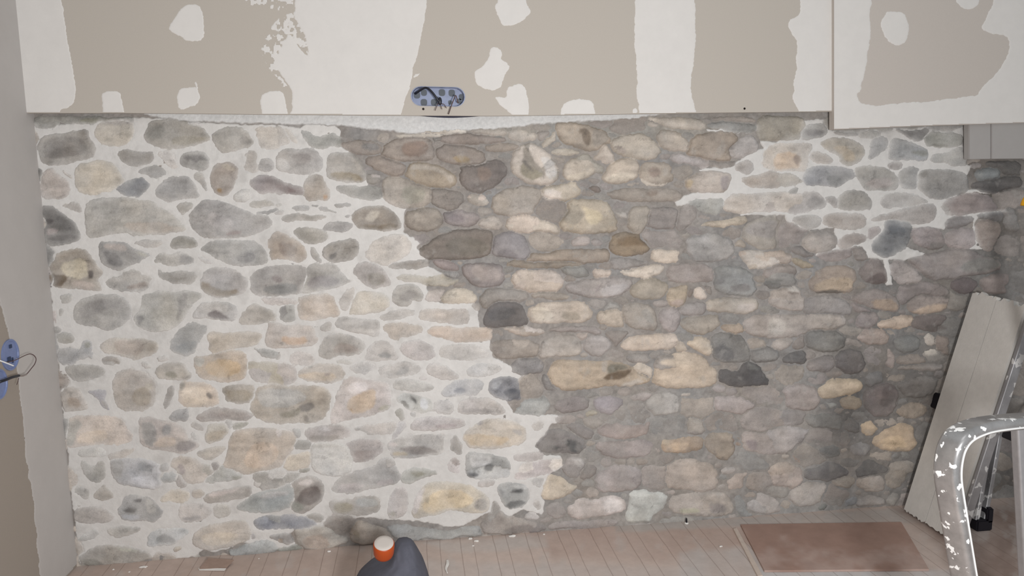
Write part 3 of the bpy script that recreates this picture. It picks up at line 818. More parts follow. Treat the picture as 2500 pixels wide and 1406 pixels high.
REGIONS = """
W 70 296 138 300 310 284 423 284 448 296 598 301 686 301 730 309 745 300 820 302 833 320 828 350 850 368 905 440 900 452 940 485 1000 503 990 520 988 568 1033 595 1018 606 1050 623 1042 645 1083 668 1075 680 1125 684 1090 698 1045 697 1048 728 1080 742 1153 735 1170 755 1172 798 1203 810 1198 840 1208 873 1245 890 1285 905 1290 922 1270 935 1268 970 1240 978 1256 1008 1290 1013 1380 1015 1372 1035 1350 1040 1330 1070 1310 1090 1330 1110 1375 1115 1375 1148 1345 1164 1325 1217 1335 1229 1330 1262 1310 1259 1280 1252 1250 1266 1221 1269 1219 1240 1206 1229 1200 1256 1170 1272 1146 1284 1131 1294 1083 1292 1051 1284 1016 1279 895 1272 820 1274 800 1284 783 1297 725 1297 705 1314 725 1334 695 1347 651 1341 586 1332 551 1347 523 1357 491 1352 473 1369 398 1374 370 1369 300 1385 185 1385
W 1728 310 1851 325 1846 300 1855 300 1862 340 1900 345 1943 293 2035 286 2038 315 2365 298 2365 395 2380 405 2366 440 2366 460 2446 468 2446 476 2350 474 2330 500 2340 514 2463 511 2463 519 2400 533 2390 548 2398 585 2413 612 2371 613 2382 590 2384 545 2350 528 2320 538 2316 562 2240 560 2200 556 2180 575 2235 608 2271 618 2250 630 2217 638 2180 638 2190 698 2168 700 2162 637 2120 632 2110 605 2085 608 1998 625 1998 613 2045 604 2040 560 1942 568 1920 527 1881 530 1798 527 1830 514 1780 512 1766 500 1690 500 1656 506 1648 493 1693 468 1771 466 1780 425 1706 416 1712 410 1736 408 1791 404 1801 393 1836 373 1868 360 1849 328 1800 325 1728 322
P c9c9c8 300 270 500 262 1100 262 1250 262 1420 262 1720 262 1550 290 1300 303 1240 312 1110 320 1000 326 830 306 690 302 600 300 450 296
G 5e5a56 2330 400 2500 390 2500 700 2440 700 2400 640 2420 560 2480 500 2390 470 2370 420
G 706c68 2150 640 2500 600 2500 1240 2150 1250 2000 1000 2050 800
G 8a8580 1500 900 2000 900 2100 1270 1340 1300 1300 1100
G 969087 1220 290 1700 282 1750 330 1500 360 1200 330
"""
# ---------------------------------------------------------------- helpers
def lin(hexs):
    c = np.array([int(hexs[i:i + 2], 16) / 255 for i in (0, 2, 4)])
    return np.where(c <= 0.04045, c / 12.92, ((c + 0.055) / 1.055) ** 2.4)
GAIN = 0.86
def lin_l(c): return c.mean(-1)
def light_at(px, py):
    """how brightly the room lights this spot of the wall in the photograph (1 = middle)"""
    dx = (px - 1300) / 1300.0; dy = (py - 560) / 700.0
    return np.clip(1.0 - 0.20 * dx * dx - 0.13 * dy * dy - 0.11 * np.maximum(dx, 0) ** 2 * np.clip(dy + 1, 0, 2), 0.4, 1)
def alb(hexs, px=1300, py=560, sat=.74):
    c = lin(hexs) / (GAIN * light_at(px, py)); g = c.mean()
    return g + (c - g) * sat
rs = np.random.RandomState(7)
TAB = [rs.rand(256, 256) for _ in range(8)]
def vnoise(x, y, k):
    t = TAB[k % 8]; xi = np.floor(x).astype(int); yi = np.floor(y).astype(int)
    fx = x - xi; fy = y - yi; fx = fx * fx * (3 - 2 * fx); fy = fy * fy * (3 - 2 * fy)
    a = t[yi & 255, xi & 255]; b = t[yi & 255, (xi + 1) & 255]
    c = t[(yi + 1) & 255, xi & 255]; d = t[(yi + 1) & 255, (xi + 1) & 255]
    return (a * (1 - fx) + b * fx) * (1 - fy) + (c * (1 - fx) + d * fx) * fy
def fbm(x, y, scale, k, octs=4, gain=0.5):
    s = 0; amp = 1; tot = 0
    for o in range(octs):
        s = s + amp * (vnoise(x / scale + 17.3 * o, y / scale + 9.1 * o, k + o) - 0.5); tot += amp
        amp *= gain; scale *= 0.5
    return s / tot * 2
def sstep(a, b, x):
    t = np.clip((x - a) / (b - a), 0, 1); return t * t * (3 - 2 * t)
def chaikin(p, n=2):
    p = np.array(p, float)
    for _ in range(n):
        q = np.roll(p, -1, 0); p = np.stack([p * .75 + q * .25, p * .25 + q * .75], 1).reshape(-1, 2)
    return p
def sdist(poly, X, Y):
    """signed distance in pixels, positive inside"""
    d2 = np.full(X.shape, 1e18); ins = np.zeros(X.shape, bool)
    n = len(poly)
    for i in range(n):
        x1, y1 = poly[i]; x2, y2 = poly[(i + 1) % n]
        ex, ey = x2 - x1, y2 - y1; L = ex * ex + ey * ey
        if L < 1e-9: continue
        t = np.clip(((X - x1) * ex + (Y - y1) * ey) / L, 0, 1)
        d2 = np.minimum(d2, (X - x1 - t * ex) ** 2 + (Y - y1 - t * ey) ** 2)
        if y1 != y2:
            c = ((y1 > Y) != (y2 > Y)) & (X < (x2 - x1) * (Y - y1) / (y2 - y1) + x1)
            ins ^= c
    d = np.sqrt(d2); return np.where(ins, d, -d)
def box_of(poly, X1, Y1, pad):
    x0, y0 = poly.min(0) - pad; x1, y1 = poly.max(0) + pad
    i0 = np.searchsorted(X1, x0); i1 = np.searchsorted(X1, x1); j0 = np.searchsorted(Y1, y0); j1 = np.searchsorted(Y1, y1)
    return slice(j0, j1), slice(i0, i1)

def mat(name, color=(.5, .5, .5), rough=.8, metal=0., attr=None, mottle=0.0, mscale=60, bump=0.0, bscale=200, spec=.3, splat=None, clear=0):
    m = bpy.data.materials.new(name); m.use_nodes = True; nt = m.node_tree; N = nt.nodes; L = nt.links
    b = N['Principled BSDF']; b.inputs['Roughness'].default_value = rough; b.inputs['Metallic'].default_value = metal
    b.inputs['Specular IOR Level'].default_value = spec
    tc = N.new('ShaderNodeTexCoord')
    if attr:
        a = N.new('ShaderNodeAttribute'); a.attribute_name = attr; src = a.outputs['Color']
    else:
        a = N.new('ShaderNodeRGB'); a.outputs[0].default_value = (*color, 1); src = a.outputs[0]
    if mottle:
        n = N.new('ShaderNodeTexNoise'); n.inputs['Scale'].default_value = mscale; n.inputs['Detail'].default_value = 8; n.inputs['Roughness'].default_value = .65
        L.new(tc.outputs['Object'], n.inputs['Vector'])
        r = N.new('ShaderNodeMapRange'); r.inputs['From Min'].default_value = .3; r.inputs['From Max'].default_value = .7
        r.inputs['To Min'].default_value = 1 - mottle; r.inputs['To Max'].default_value = 1 + mottle
        L.new(n.outputs['Fac'], r.inputs['Value'])
        x = N.new('ShaderNodeVectorMath'); x.operation = 'SCALE'; L.new(src, x.inputs[0]); L.new(r.outputs[0], x.inputs['Scale']); src = x.outputs[0]
    if splat:
        sc_, th, colr = splat
        n = N.new('ShaderNodeTexNoise'); n.inputs['Scale'].default_value = sc_; n.inputs['Detail'].default_value = 3
        L.new(tc.outputs['Object'], n.inputs['Vector'])
        r = N.new('ShaderNodeMapRange'); r.inputs['From Min'].default_value = th; r.inputs['From Max'].default_value = th + .015
        L.new(n.outputs['Fac'], r.inputs['Value'])
        mx = N.new('ShaderNodeMix'); mx.data_type = 'RGBA'; L.new(r.outputs[0], mx.inputs['Factor']); L.new(src, mx.inputs[6]); mx.inputs[7].default_value = (*colr, 1); src = mx.outputs[2]
        iv = N.new('ShaderNodeMath'); iv.operation = 'MULTIPLY_ADD'; iv.inputs[1].default_value = -metal; iv.inputs[2].default_value = metal
        L.new(r.outputs[0], iv.inputs[0]); L.new(iv.outputs[0], b.inputs['Metallic'])
    L.new(src, b.inputs['Base Color'])
    if bump:
        n = N.new('ShaderNodeTexNoise'); n.inputs['Scale'].default_value = bscale; n.inputs['Detail'].default_value = 6
        L.new(tc.outputs['Object'], n.inputs['Vector'])
        bp = N.new('ShaderNodeBump'); bp.inputs['Strength'].default_value = bump; bp.inputs['Distance'].default_value = .002
        L.new(n.outputs['Fac'], bp.inputs['Height']); L.new(bp.outputs[0], b.inputs['Normal'])
    return m

def link(name, me, material, parent=None):
    o = bpy.data.objects.new(name, me); COL.objects.link(o); me.materials.append(material)
    if parent: o.parent = parent
    return o
def structure(o): o['kind'] = 'structure'; return o
def tag(o, label, cat, group=None):
    o['label'] = label; o['category'] = cat
    if group: o['group'] = group
    return o
def empty(name, loc=(0, 0, 0)):
    o = bpy.data.objects.new(name, None); COL.objects.link(o); o.location = loc; o.empty_display_size = .05
    return o
def adopt(root, *obs):
    for o in obs: o.parent = root; o.matrix_parent_inverse = Matrix.Translation(-root.location)
def sheet_mesh(name, P, keep, col=None):
    """grid of points P (rows, cols, 3) with the kept quads only"""
    R, C = P.shape[:2]
    jj, ii = np.nonzero(keep)
    a = jj * C + ii
    q = np.stack([a + C, a + C + 1, a + 1, a], 1)
    used = np.unique(q); remap = np.full(R * C, -1); remap[used] = np.arange(len(used)); q = remap[q]
    v = P.reshape(-1, 3)[used]
    me = bpy.data.meshes.new(name)
    me.vertices.add(len(v)); me.vertices.foreach_set('co', v.astype(np.float32).ravel())
    me.loops.add(len(q) * 4); me.loops.foreach_set('vertex_index', q.astype(np.int32).ravel())
    me.polygons.add(len(q)); me.polygons.foreach_set('loop_start', np.arange(len(q), dtype=np.int32) * 4)
    try: me.polygons.foreach_set('loop_total', np.full(len(q), 4, np.int32))
    except Exception: pass
    me.polygons.foreach_set('use_smooth', np.ones(len(q), bool))
    if col is not None:
        at = me.attributes.new('col', 'FLOAT_COLOR', 'POINT')
        c = np.concatenate([np.clip(col.reshape(-1, 3)[used], 0.004, .95), np.ones((len(used), 1))], 1)
        at.data.foreach_set('color', c.astype(np.float32).ravel())
    me.update(calc_edges=True); me.validate(); return me
def quad_keep(mask):
    return mask[:-1, :-1] | mask[1:, :-1] | mask[:-1, 1:] | mask[1:, 1:]
def bm_obj(name, bm, material, parent=None, smooth=True):
    me = bpy.data.meshes.new(name); bmesh.ops.recalc_face_normals(bm, faces=bm.faces); bm.to_mesh(me); bm.free()
    for p in me.polygons: p.use_smooth = smooth
    o = link(name, me, material); 
    if parent: adopt(parent, o)
    return o
def frame_at(T, up):
    T = T.normalized(); S = T.cross(up)
    if S.length < 1e-4: S = T.cross(Vector((1, 0, 0)))
    S.normalize(); return S, S.cross(T).normalized()
def catmull(pts, n=8):
    P = [Vector(p) for p in pts]; out = []
    P = [P[0] * 2 - P[1]] + P + [P[-1] * 2 - P[-2]]
    for i in range(1, len(P) - 2):
        for k in range(n):
            t = k / n; a, b, c, d = P[i - 1:i + 3]
            out.append(.5 * ((2 * b) + (c - a) * t + (2 * a - 5 * b + 4 * c - d) * t * t + (3 * b - a - 3 * c + d) * t ** 3))
    out.append(P[-2]); return out
def sweep(name, pts, prof, material, parent=None, up=Vector((0, -1, 0)), smooth=True, bm=None):
    own = bm is None; bm = bm or bmesh.new(); rings = []
    for i, p in enumerate(pts):
        T = (pts[min(i + 1, len(pts) - 1)] - pts[max(i - 1, 0)])
        S, U = frame_at(T, up)
        pr = prof(i / (len(pts) - 1)) if callable(prof) else prof
        rings.append([bm.verts.new(p + S * a + U * b) for a, b in pr])
    n = len(rings[0])
    for a, b in zip(rings, rings[1:]):
        for k in range(n): bm.faces.new((a[k], a[(k + 1) % n], b[(k + 1) % n], b[k]))
    bm.faces.new(rings[0]); bm.faces.new(rings[-1])
    if own: return bm_obj(name, bm, material, parent, smooth)
def circ(r, n=10): return [(r * math.cos(2 * math.pi * k / n), r * math.sin(2 * math.pi * k / n)) for k in range(n)]
def rrect(w, h, r, n=4):
    out = []
    for cx, cy, a0 in ((w/2-r, h/2-r, 0), (-w/2+r, h/2-r, 90), (-w/2+r, -h/2+r, 180), (w/2-r, -h/2+r, 270)):
        for k in range(n + 1):
            a = math.radians(a0 + 90 * k / n); out.append((cx + r * math.cos(a), cy + r * math.sin(a)))
    return out
def slab(name, quad, back, material, parent=None, bev=0.0015, cuts=0):
    """a board: four front corners and the vector to its back face"""
    bm = bmesh.new(); a = [bm.verts.new(Vector(q)) for q in quad]; b = [bm.verts.new(Vector(q) + Vector(back)) for q in quad]
    bm.faces.new(a); bm.faces.new(b[::-1])
    for k in range(4): bm.faces.new((a[k], b[k], b[(k + 1) % 4], a[(k + 1) % 4]))
    if bev: bmesh.ops.bevel(bm, geom=bm.edges[:], offset=bev, segments=2, affect='EDGES')
    return bm_obj(name, bm, material, parent, False)

# ---------------------------------------------------------------- the stone wall
PX = 2.5
XS = np.arange(20, 2900, PX); YS = np.arange(262, 1420, PX)
GX, GY = np.meshgrid(XS, YS)
WX = GX + 3.0 * fbm(GX, GY, 26, 0) + 2.0 * fbm(GX, GY, 7, 3, 2); WY = GY + 3.0 * fbm(GX, GY, 26, 4) + 2.0 * fbm(GX, GY, 7, 6, 2)
stones, patches = [], []
ox = oy = 0
for ln in DATA.strip().splitlines():
    t = ln.split()
    if t[0] == 'T': ox, oy = float(t[1]), float(t[2]); continue
    v = np.array([float(q) for q in t[1:]]); v = v[:len(v) // 2 * 2].reshape(-1, 2) * 2.504 + (ox, oy)
    (patches if t[0][0] == '+' else stones).append((t[0].lstrip('+'), v))
white_polys, tints = [], []
for ln in REGIONS.strip().splitlines():
    t = ln.split()
    if t[0] == 'W': white_polys.append(np.array(t[1:], float).reshape(-1, 2))
    else: tints.append((t[0], t[1], np.array(t[2:], float).reshape(-1, 2)))
def region_sd(polys, X, Y, pad=30):
    s = np.full(X.shape, -99.)
    for p in polys:
        sl = box_of(p, XS, YS, pad); s[sl] = np.maximum(s[sl], sdist(p, X[sl], Y[sl]))
    return s
SDW = region_sd(white_polys, WX, WY)
S1 = np.full(GX.shape, -99.); S2 = S1.copy(); ID = np.full(GX.shape, -1)
CO = np.zeros(GX.shape + (3,)); HT = np.zeros(GX.shape)
def inside_white(c):
    j = min(max(int((c[1] - YS[0]) / PX), 0), len(YS) - 1); i = min(max(int((c[0] - XS[0]) / PX), 0), len(XS) - 1)
    return SDW[j, i] > -6
FILLERS = set()
def put(k, hx, p, filler=False):  # one stone of the wall
    c = p.mean(0); pad = 14
    q = chaikin(p, 1); sl = box_of(q, XS, YS, pad)
    s = sdist(q, WX[sl], WY[sl])
    r = math.sqrt(max(s.max(), 1) / 30)
    ht = (.0022 + .003 * TAB[0][k % 256, 3]) if inside_white(c) else (.003 + .0065 * min(r, 1.3) * (.5 + TAB[0][k % 256, 5]))
    s = s + (3.2 if inside_white(c) else 3.6)
    if filler: ht = .0004 + .0012 * rf.random(); FILLERS.add(k)
    up = s > S1[sl]
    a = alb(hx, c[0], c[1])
    both = (s > 3) & (S1[sl] > 3); same = np.zeros(s.shape, bool)
    for g in np.unique(ID[sl][both]):          # the same stone met again in the next tile: one body, no seam
        m_ = both & (ID[sl] == g)
        if m_.sum() > .30 * min((s > 3).sum(), max((ID[sl] == g).sum(), 1)): same |= ID[sl] == g
    S2[sl] = np.where(same, S2[sl], np.where(up, S1[sl], np.maximum(S2[sl], s))); S1[sl] = np.where(up, s, S1[sl])
    CO[sl] = np.where(up[..., None], a, CO[sl]); HT[sl] = np.where(up, ht, HT[sl]); ID[sl] = np.where(up, k, ID[sl])
for k, (hx, p) in enumerate(stones): put(k, hx, p)
# the many faint, half buried stones between them
rf = random.Random(11); FILL = ['8d8680', '938983', '87837d', '958c83', '8f8683', '82807d', '9c9186', '8a8078']
for rnd in range(3):
    free = (S1 < -(6.5 - rnd)) & (SDW < -8)
    jj, ii = np.nonzero(free[::3, ::3]); cand = list(zip((jj * 3).tolist(), (ii * 3).tolist())); rf.shuffle(cand)
    cand = [c_ for c_ in cand if not (YS[c_[0]] < np.interp(XS[c_[1]], [600, 1000, 1400, 1700], [330, 335, 300, 290]))]
    cand.sort(key=lambda c_: S1[c_[0], c_[1]] + rf.random() * 6)
    for j, i in cand[:4000]:
        g = -S1[j, i]
        if g < 6.0 - rnd: continue
        g = min(g, 30); rx = g * rf.uniform(1.1, 2.0) * (1.25 if g < 14 else 1); ry = g * rf.uniform(.85, 1.1); n = 9; rot = rf.uniform(-.2, .2); pl_ = []
        for q in range(n):
            a = 2 * math.pi * q / n + rf.uniform(-.2, .2); e = rf.uniform(.9, 1.2)
            x_, y_ = rx * e * math.cos(a), ry * e * math.sin(a); pl_.append((XS[i] + x_ * math.cos(rot) - y_ * math.sin(rot), YS[j] + x_ * math.sin(rot) + y_ * math.cos(rot)))
        kk = len(stones); stones.append(None); px_ = XS[i]; dk_ = min(max((px_ - 1900) / 600, 0), 1)
        hx = FILL[rf.randrange(8)]; v = [int(int(hx[b:b + 2], 16) * (1 - .20 * dk_ * max(0, min(1, (YS[j] - 350) / 300)))) for b in (0, 2, 4)]
        put(kk, '%02x%02x%02x' % tuple(v), np.array(pl_), True)
for hx, p in patches:
    c = p.mean(0); q = chaikin(p, 2); sl = box_of(q, XS, YS, 16)
    s = sdist(q, WX[sl] + 3 * fbm(GX[sl], GY[sl], 12, 1), WY[sl])
    w = sstep(-3, 4, s)[..., None] * .95
    CO[sl] = CO[sl] * (1 - w) + alb(hx, c[0], c[1]) * w
SE = np.where(S2 > 0, np.minimum(S1, (S1 - S2) * .8 + .3), S1)
# every stone's own mineral mottling, streaks and flecks
kx = (ID * 37 % 101) * 11.0; ky = (ID * 53 % 97) * 7.0
mot = fbm(GX + kx, GY + ky, 42, 2, 5, .62); mot2 = fbm((GX + kx) * .45, (GY + ky) * 1.6, 16, 5, 3); fl = fbm(GX, GY, 6, 1, 2)
cr = np.abs(fbm(GX + kx, GY * 1.7 + ky, 46, 4, 3)); crack = np.exp(-(cr / .022) ** 2) * sstep(.0, .35, fbm(GX, GY, 70, 0, 2))
lum = 1.02 + .38 * mot + .20 * mot2 + .09 * fl - .22 * crack
CO = CO * lum[..., None]
hue = fbm(GX + ky, GY + kx, 60, 6, 3)[..., None]
CO = CO * (1 + hue * np.array([.035, 0.005, -.04]))
dark = sstep(.42, .62, fbm(GX + 50, GY, 20, 4, 4, .7))[..., None]
CO = CO * (1 - .25 * dark)
# lime haze rubbed over the stones that stand in the fresh white pointing
limew = sstep(-4, 8, SDW) * np.clip(np.exp(-np.maximum(SE, 0) / 5.0) * .60 + .08 + .28 * fbm(GX, GY, 34, 3, 4), 0, .8)
LIME = alb('cbc8c4')
CO = CO * (1 - limew[..., None]) + LIME * limew[..., None]
smear = (sstep(.30, .60, fbm(GX, GY, 22, 7, 4, .6)) * .30 * (SDW < -4))[..., None]
CO = CO * (1 - smear) + alb('a8a49e') * smear
# old mortar smeared over the rims of the stones outside the new pointing, more so low on the right
veil = (SDW < -2) * np.clip(np.exp(-np.maximum(SE, 0) / 5.0) * .42 + (.12 + .42 * sstep(900, 1040, GY)) * sstep(-.2, .4, fbm(GX, GY, 40, 6, 4, .6)) + .05, 0, .9)
isf = np.isin(ID, list(FILLERS)); veil = np.where(isf & (SDW < -2), np.clip(veil + .28, 0, .92), veil)
veil = np.where(lin_l(CO) > .26, veil * .45, veil)
MCOL = np.zeros(GX.shape + (3,)) + alb('8f8984')
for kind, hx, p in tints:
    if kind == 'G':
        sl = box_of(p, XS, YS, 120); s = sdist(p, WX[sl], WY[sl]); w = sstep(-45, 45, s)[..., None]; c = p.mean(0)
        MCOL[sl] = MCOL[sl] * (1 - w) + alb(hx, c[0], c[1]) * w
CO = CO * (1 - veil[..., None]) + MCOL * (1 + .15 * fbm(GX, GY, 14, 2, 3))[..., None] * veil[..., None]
rough = .0016 * fbm(GX + kx, GY + ky, 18, 1, 4, .6) + .0022 * fbm(GX + kx, GY + ky, 55, 3, 2)
inw = sstep(-6, 4, SDW)
HT = HT * (1 - .45 * sstep(920, 1050, GY) * (GX > 1250))
edge = 1 - np.exp(-np.maximum(SE, 0) / (4.6 - 1.2 * inw))
hb = -.0055 + .0058 * inw
hs = hb + (HT - hb) * edge + rough * (1 - .45 * inw) + np.minimum(SE, 0) * .0025
BASE_Y = .012
def wall_sheet(h, mask, name, col, parent, m):
    P = on_y(GX, GY, 0.0); P = P.copy(); P[..., 1] = BASE_Y - h
    # keep the pixel footprint of the traced outline on the relief's mean plane
    o = link(name, sheet_mesh(name, P, quad_keep(mask), col), m, parent); structure(o); return o
# old mortar
MC = MCOL.copy()
mm = fbm(GX, GY, 30, 5, 5, .6)
MC = MC * (1 + .28 * mm + .14 * fbm(GX, GY, 7, 2, 2))[..., None]
MC = MC * (1 + fbm(GX, GY, 80, 1, 3)[..., None] * np.array([.06, 0, -.06]))
band = np.zeros(GX.shape)
for kind, hx, p in tints:
    if kind == 'P':
        sl = box_of(p, XS, YS, 20); band[sl] = sstep(-1.5, 2.5, sdist(p, WX[sl], WY[sl])); w = band[..., None]
        MC = MC * (1 - w) + alb(hx) * w * (1 + .05 * fbm(GX, GY, 40, 2, 3))[..., None]
hm = -.0015 + .0035 * fbm(GX, GY, 40, 2, 5, .55) + .0012 * fbm(GX, GY, 9, 0, 3) + band * .006
SE_b = np.where(band > .5, -20, SE); 
M_MORTAR = mat('old_lime_mortar', attr='col', rough=.95, mottle=.12, mscale=120, bump=.5, bscale=260, spec=.15)
M_STONE = mat('field_stone', attr='col', rough=.82, mottle=.13, mscale=330, bump=.5, bscale=220, spec=.25)
M_WHITE = mat('fresh_white_pointing', attr='col', rough=.9, mottle=.04, mscale=70, bump=.35, bscale=240, spec=.2)
wall_back = wall_sheet(hm, np.ones(GX.shape, bool), 'wall_back', MC, None, M_MORTAR)
wall_sheet(hs, (SE_b > -3.2), 'stonework', CO, wall_back, M_STONE)
hw = -.014 + .0155 * sstep(-3, 4, SDW + 2.0 * fbm(GX, GY, 9, 2, 2)) + .0011 * fbm(GX, GY, 24, 6, 4) * 1.4
hw = np.where(SE > 0, np.minimum(hw, hs + .0008 - .00035 * SE + .0018 * fbm(GX, GY, 11, 5, 3)), hw)
WC = np.zeros(GX.shape + (3,)) + LIME
WC = WC * (1 + .06 * fbm(GX, GY, 60, 3, 4) + .03 * fbm(GX, GY, 8, 4, 2))[..., None]
gr = (sstep(.18, .55, fbm(GX, GY, 48, 0, 5, .6)) * .30)[..., None]
WC = WC * (1 - gr) + alb('a5a19c') * gr
wall_sheet(hw, (SDW > -4) & (SE < 9), 'white_pointing', WC, wall_back, M_WHITE)

# ---------------------------------------------------------------- plasterboard walls above and to the left
M_BOARD = mat('plasterboard_paper', color=alb('b5aca0'), rough=.9, mottle=.02, mscale=300, spec=.15)
M_BOARD_R = mat('plasterboard_paper_right', color=alb('ada49b', 2200, 150), rough=.9, mottle=.02, mscale=300, spec=.15)
M_COMP = mat('joint_compound', color=alb('d2cec9'), rough=.85, mottle=.025, mscale=25, bump=.12, bscale=90, spec=.2)
def board(name, outline, y, thick, hole=None, m=M_BOARD):
    bm = bmesh.new(); loops = []
    for pl in [outline] + ([hole] if hole is not None else []):
        loops.append([bm.verts.new(toward(px, py, y)) for px, py in pl])
    ed = []
    for lp in loops: ed += [bm.edges.new((lp[i], lp[(i + 1) % len(lp)])) for i in range(len(lp))]
    bmesh.ops.triangle_fill(bm, use_beauty=True, edges=ed)
    g = bmesh.ops.extrude_face_region(bm, geom=bm.faces[:])
    for v in g['geom']:
        if isinstance(v, bmesh.types.BMVert): v.co.y += thick
    return structure(bm_obj(name, bm, m, None, False))
def compound(name, polys, y, x0, x1, y0, y1, parent, textured=(), hole=None, m=M_COMP, step=2.0, proj=None, normal=(0, -1, 0), skip=None, wob=3.0):
    xs = np.arange(x0, x1, step); ys = np.arange(y0, y1, step); X, Y = np.meshgrid(xs, ys)
    wx = X + wob * fbm(X, Y, 24, 1) + 1.6 * fbm(X, Y, 5, 2, 2); wy = Y + wob * fbm(X, Y, 24, 5) + 1.6 * fbm(X, Y, 5, 0, 2)
    s = np.full(X.shape, -30.)
    def add(p, f):
        nonlocal s
        i0, i1 = np.searchsorted(xs, p[:, 0].min() - 12), np.searchsorted(xs, p[:, 0].max() + 12)
        j0, j1 = np.searchsorted(ys, p[:, 1].min() - 12), np.searchsorted(ys, p[:, 1].max() + 12)
        sl = (slice(j0, j1), slice(i0, i1)); s[sl] = np.maximum(s[sl], f(sdist(p, wx[sl], wy[sl]), X[sl], Y[sl]))
    for p in polys:
        a = np.array(p, float).reshape(-1, 2); add(chaikin(a, 1), lambda d, X_, Y_: d)
    for p in textured:
        a = np.array(p, float).reshape(-1, 2)
        add(a, lambda d, X_, Y_: np.minimum(np.clip(d, -9, 2), 26 * fbm(X_, Y_, 8, 3, 2) + np.clip(d, 0, 14) * .12 - .6))
    h = -.0006 + .0014 * sstep(-1.2, 2.0, s) + .0002 * fbm(X, Y, 60, 2, 3)
    keep = s > -2.5
    if hole is not None: keep &= sdist(np.array(hole, float), X, Y) < -1
    if skip is not None: keep &= ~skip(X, Y)
    kq = keep[:-1, :-1] & keep[1:, :-1] & keep[:-1, 1:] & keep[1:, 1:]
    P = (proj or (lambda a, b: on_y(a, b, y)))(X, Y) + h[..., None] * np.array(normal)
    return structure(link(name, sheet_mesh(name, P, kq), m, parent))
def stadium(x0, x1, y0, y1, n=10, tilt=0):
    r = (y1 - y0) / 2; cy = (y0 + y1) / 2; out = []
    for k in range(n + 1):
        a = math.pi / 2 + math.pi * k / n; out.append((x0 + r + r * math.cos(a), cy - r * math.sin(a)))
    for k in range(n + 1):
        a = -math.pi / 2 + math.pi * k / n; out.append((x1 - r + r * math.cos(a), cy - r * math.sin(a)))
    return [(x, y + tilt * (x - x0) / (x1 - x0)) for x, y in out]
HOLE = stadium(1004, 1135, 211, 257, tilt=3)
low = [(30, 276), (300, 275.5), (640, 279), (900, 281), (1200, 283), (1450, 279.5), (1750, 275), (2041, 272)]
YB = -.020
wall_upper = board('wall_back_upper', [(10, -300), *low, (2044, 0), (2052, -300)], YB, .013, HOLE)
P_LEFT = [
 '-60 -320 140 -320 150 0 158 50 165 100 173 150 182 195 186 225 184 248 170 262 152 266 145 273 140 285 -60 285',
 '480 10 492 20 498 50 499 75 497 98 475 102 455 100 440 88 430 83 415 74 413 66 420 52 435 28 452 13 466 9',
 '246 230 262 223 290 221 297 236 301 262 306 290 250 290 251 255', '433 222 445 213 466 213 478 214 488 228 490 238 480 256 460 262 445 269 432 262',
 '476 198 481 206 482 220 476 216', '634 236 645 226 662 221 690 220 696 245 703 270 706 290 640 290 638 262',
 '716 -320 718 0 722 26 714 34 728 60 750 92 753 136 744 132 722 104 706 80 696 98 676 132 668 158 688 184 704 205 714 224 711 248 716 262 712 272 701 290 972 290 984 268 990 240 997 225 1004 190 1013 155 1020 130 1028 95 1034 60 1045 0 1048 -320',
 '1208 12 1211 28 1218 45 1224 60 1233 65 1265 59 1280 50 1297 29 1290 20 1284 -2 1282 -41 1222 -41 1218 2',
 '1197 118 1210 115 1224 121 1227 134 1222 142 1232 150 1238 152 1247 166 1234 180 1228 200 1222 214 1204 223 1194 222 1178 212 1161 203 1158 176 1170 168 1182 155 1193 143',
 '1236 214 1258 206 1272 204 1283 214 1288 235 1292 258 1288 290 1262 290 1240 270 1220 258 1208 240 1212 236 1226 240 1237 238',
 '1369 290 1371 262 1380 249 1400 243 1440 243 1452 258 1453 290', '1556 -320 1698 -320 1697 60 1698 100 1694 150 1688 185 1687 215 1692 240 1697 262 1700 290 1560 290 1563 262 1553 245 1556 215 1554 160 1548 100 1551 40',
 '1956 -320 1955 0 1953 35 1924 52 1928 70 1938 92 1946 105 1943 150 1945 172 1934 205 1938 215 1933 240 1948 264 1958 290 2060 290 2060 -320', '1007 187 1014 181 1028 178 1022 184 1012 190', '1545 266 1556 264 1558 276 1545 278']
P_LEFT = [np.array(s.split(), float) for s in P_LEFT]
TEX = [np.array(s.split(), float) for s in ['690 36 712 32 734 70 752 95 750 132 728 108 712 100 706 112 690 150 676 172 700 205 712 230 700 222 676 190 650 160 636 122 644 96 664 60', '592 -6 612 12 640 18 668 24 690 26 716 16 716 -20 590 -20']]
def below_edge(X, Y): return Y > np.interp(X, [a for a, b in low], [b for a, b in low]) - .5
compound('joint_compound', P_LEFT, YB, 10, 2044, -300, 290, wall_upper, TEX, HOLE, skip=below_edge)
YR = -.032
wr = board('wall_back_right_upper', [(2036, -300), (2036, 316), (2260, 307), (2620, 296), (2900, 288), (2900, -300)], YR, .024, m=M_BOARD_R)
P_RIGHT = [np.array(s.split(), float) for s in [
 '1800 -300 2126 -300 2126 -60 2127 0 2123 30 2126 60 2125 100 2117 130 2116 160 2110 190 2103 205 2104 222 2091 230 2099 250 2112 254 2140 257 2175 255 2200 253 2230 248 2262 248 2300 242 2330 240 2360 235 2386 234 2392 218 2410 200 2430 182 2448 155 2460 138 2466 108 2458 88 2420 82 2400 74 2398 62 2406 48 2414 30 2426 8 2432 -60 2440 -300 2900 -300 2900 600 1800 600',
 '2150 52 2163 34 2166 28 2192 27 2207 33 2214 46 2220 66 2217 88 2210 106 2196 111 2180 109 2166 98 2152 76',
 '2333 0 2340 12 2356 23 2374 25 2386 16 2393 0 2393 -60 2333 -60']]
compound('joint_compound', P_RIGHT, YR, 2036, 2900, -300, 330, wr, skip=lambda X, Y: Y > np.interp(X, [2036, 2260, 2620, 2900], [316, 307, 296, 288]) - .5)
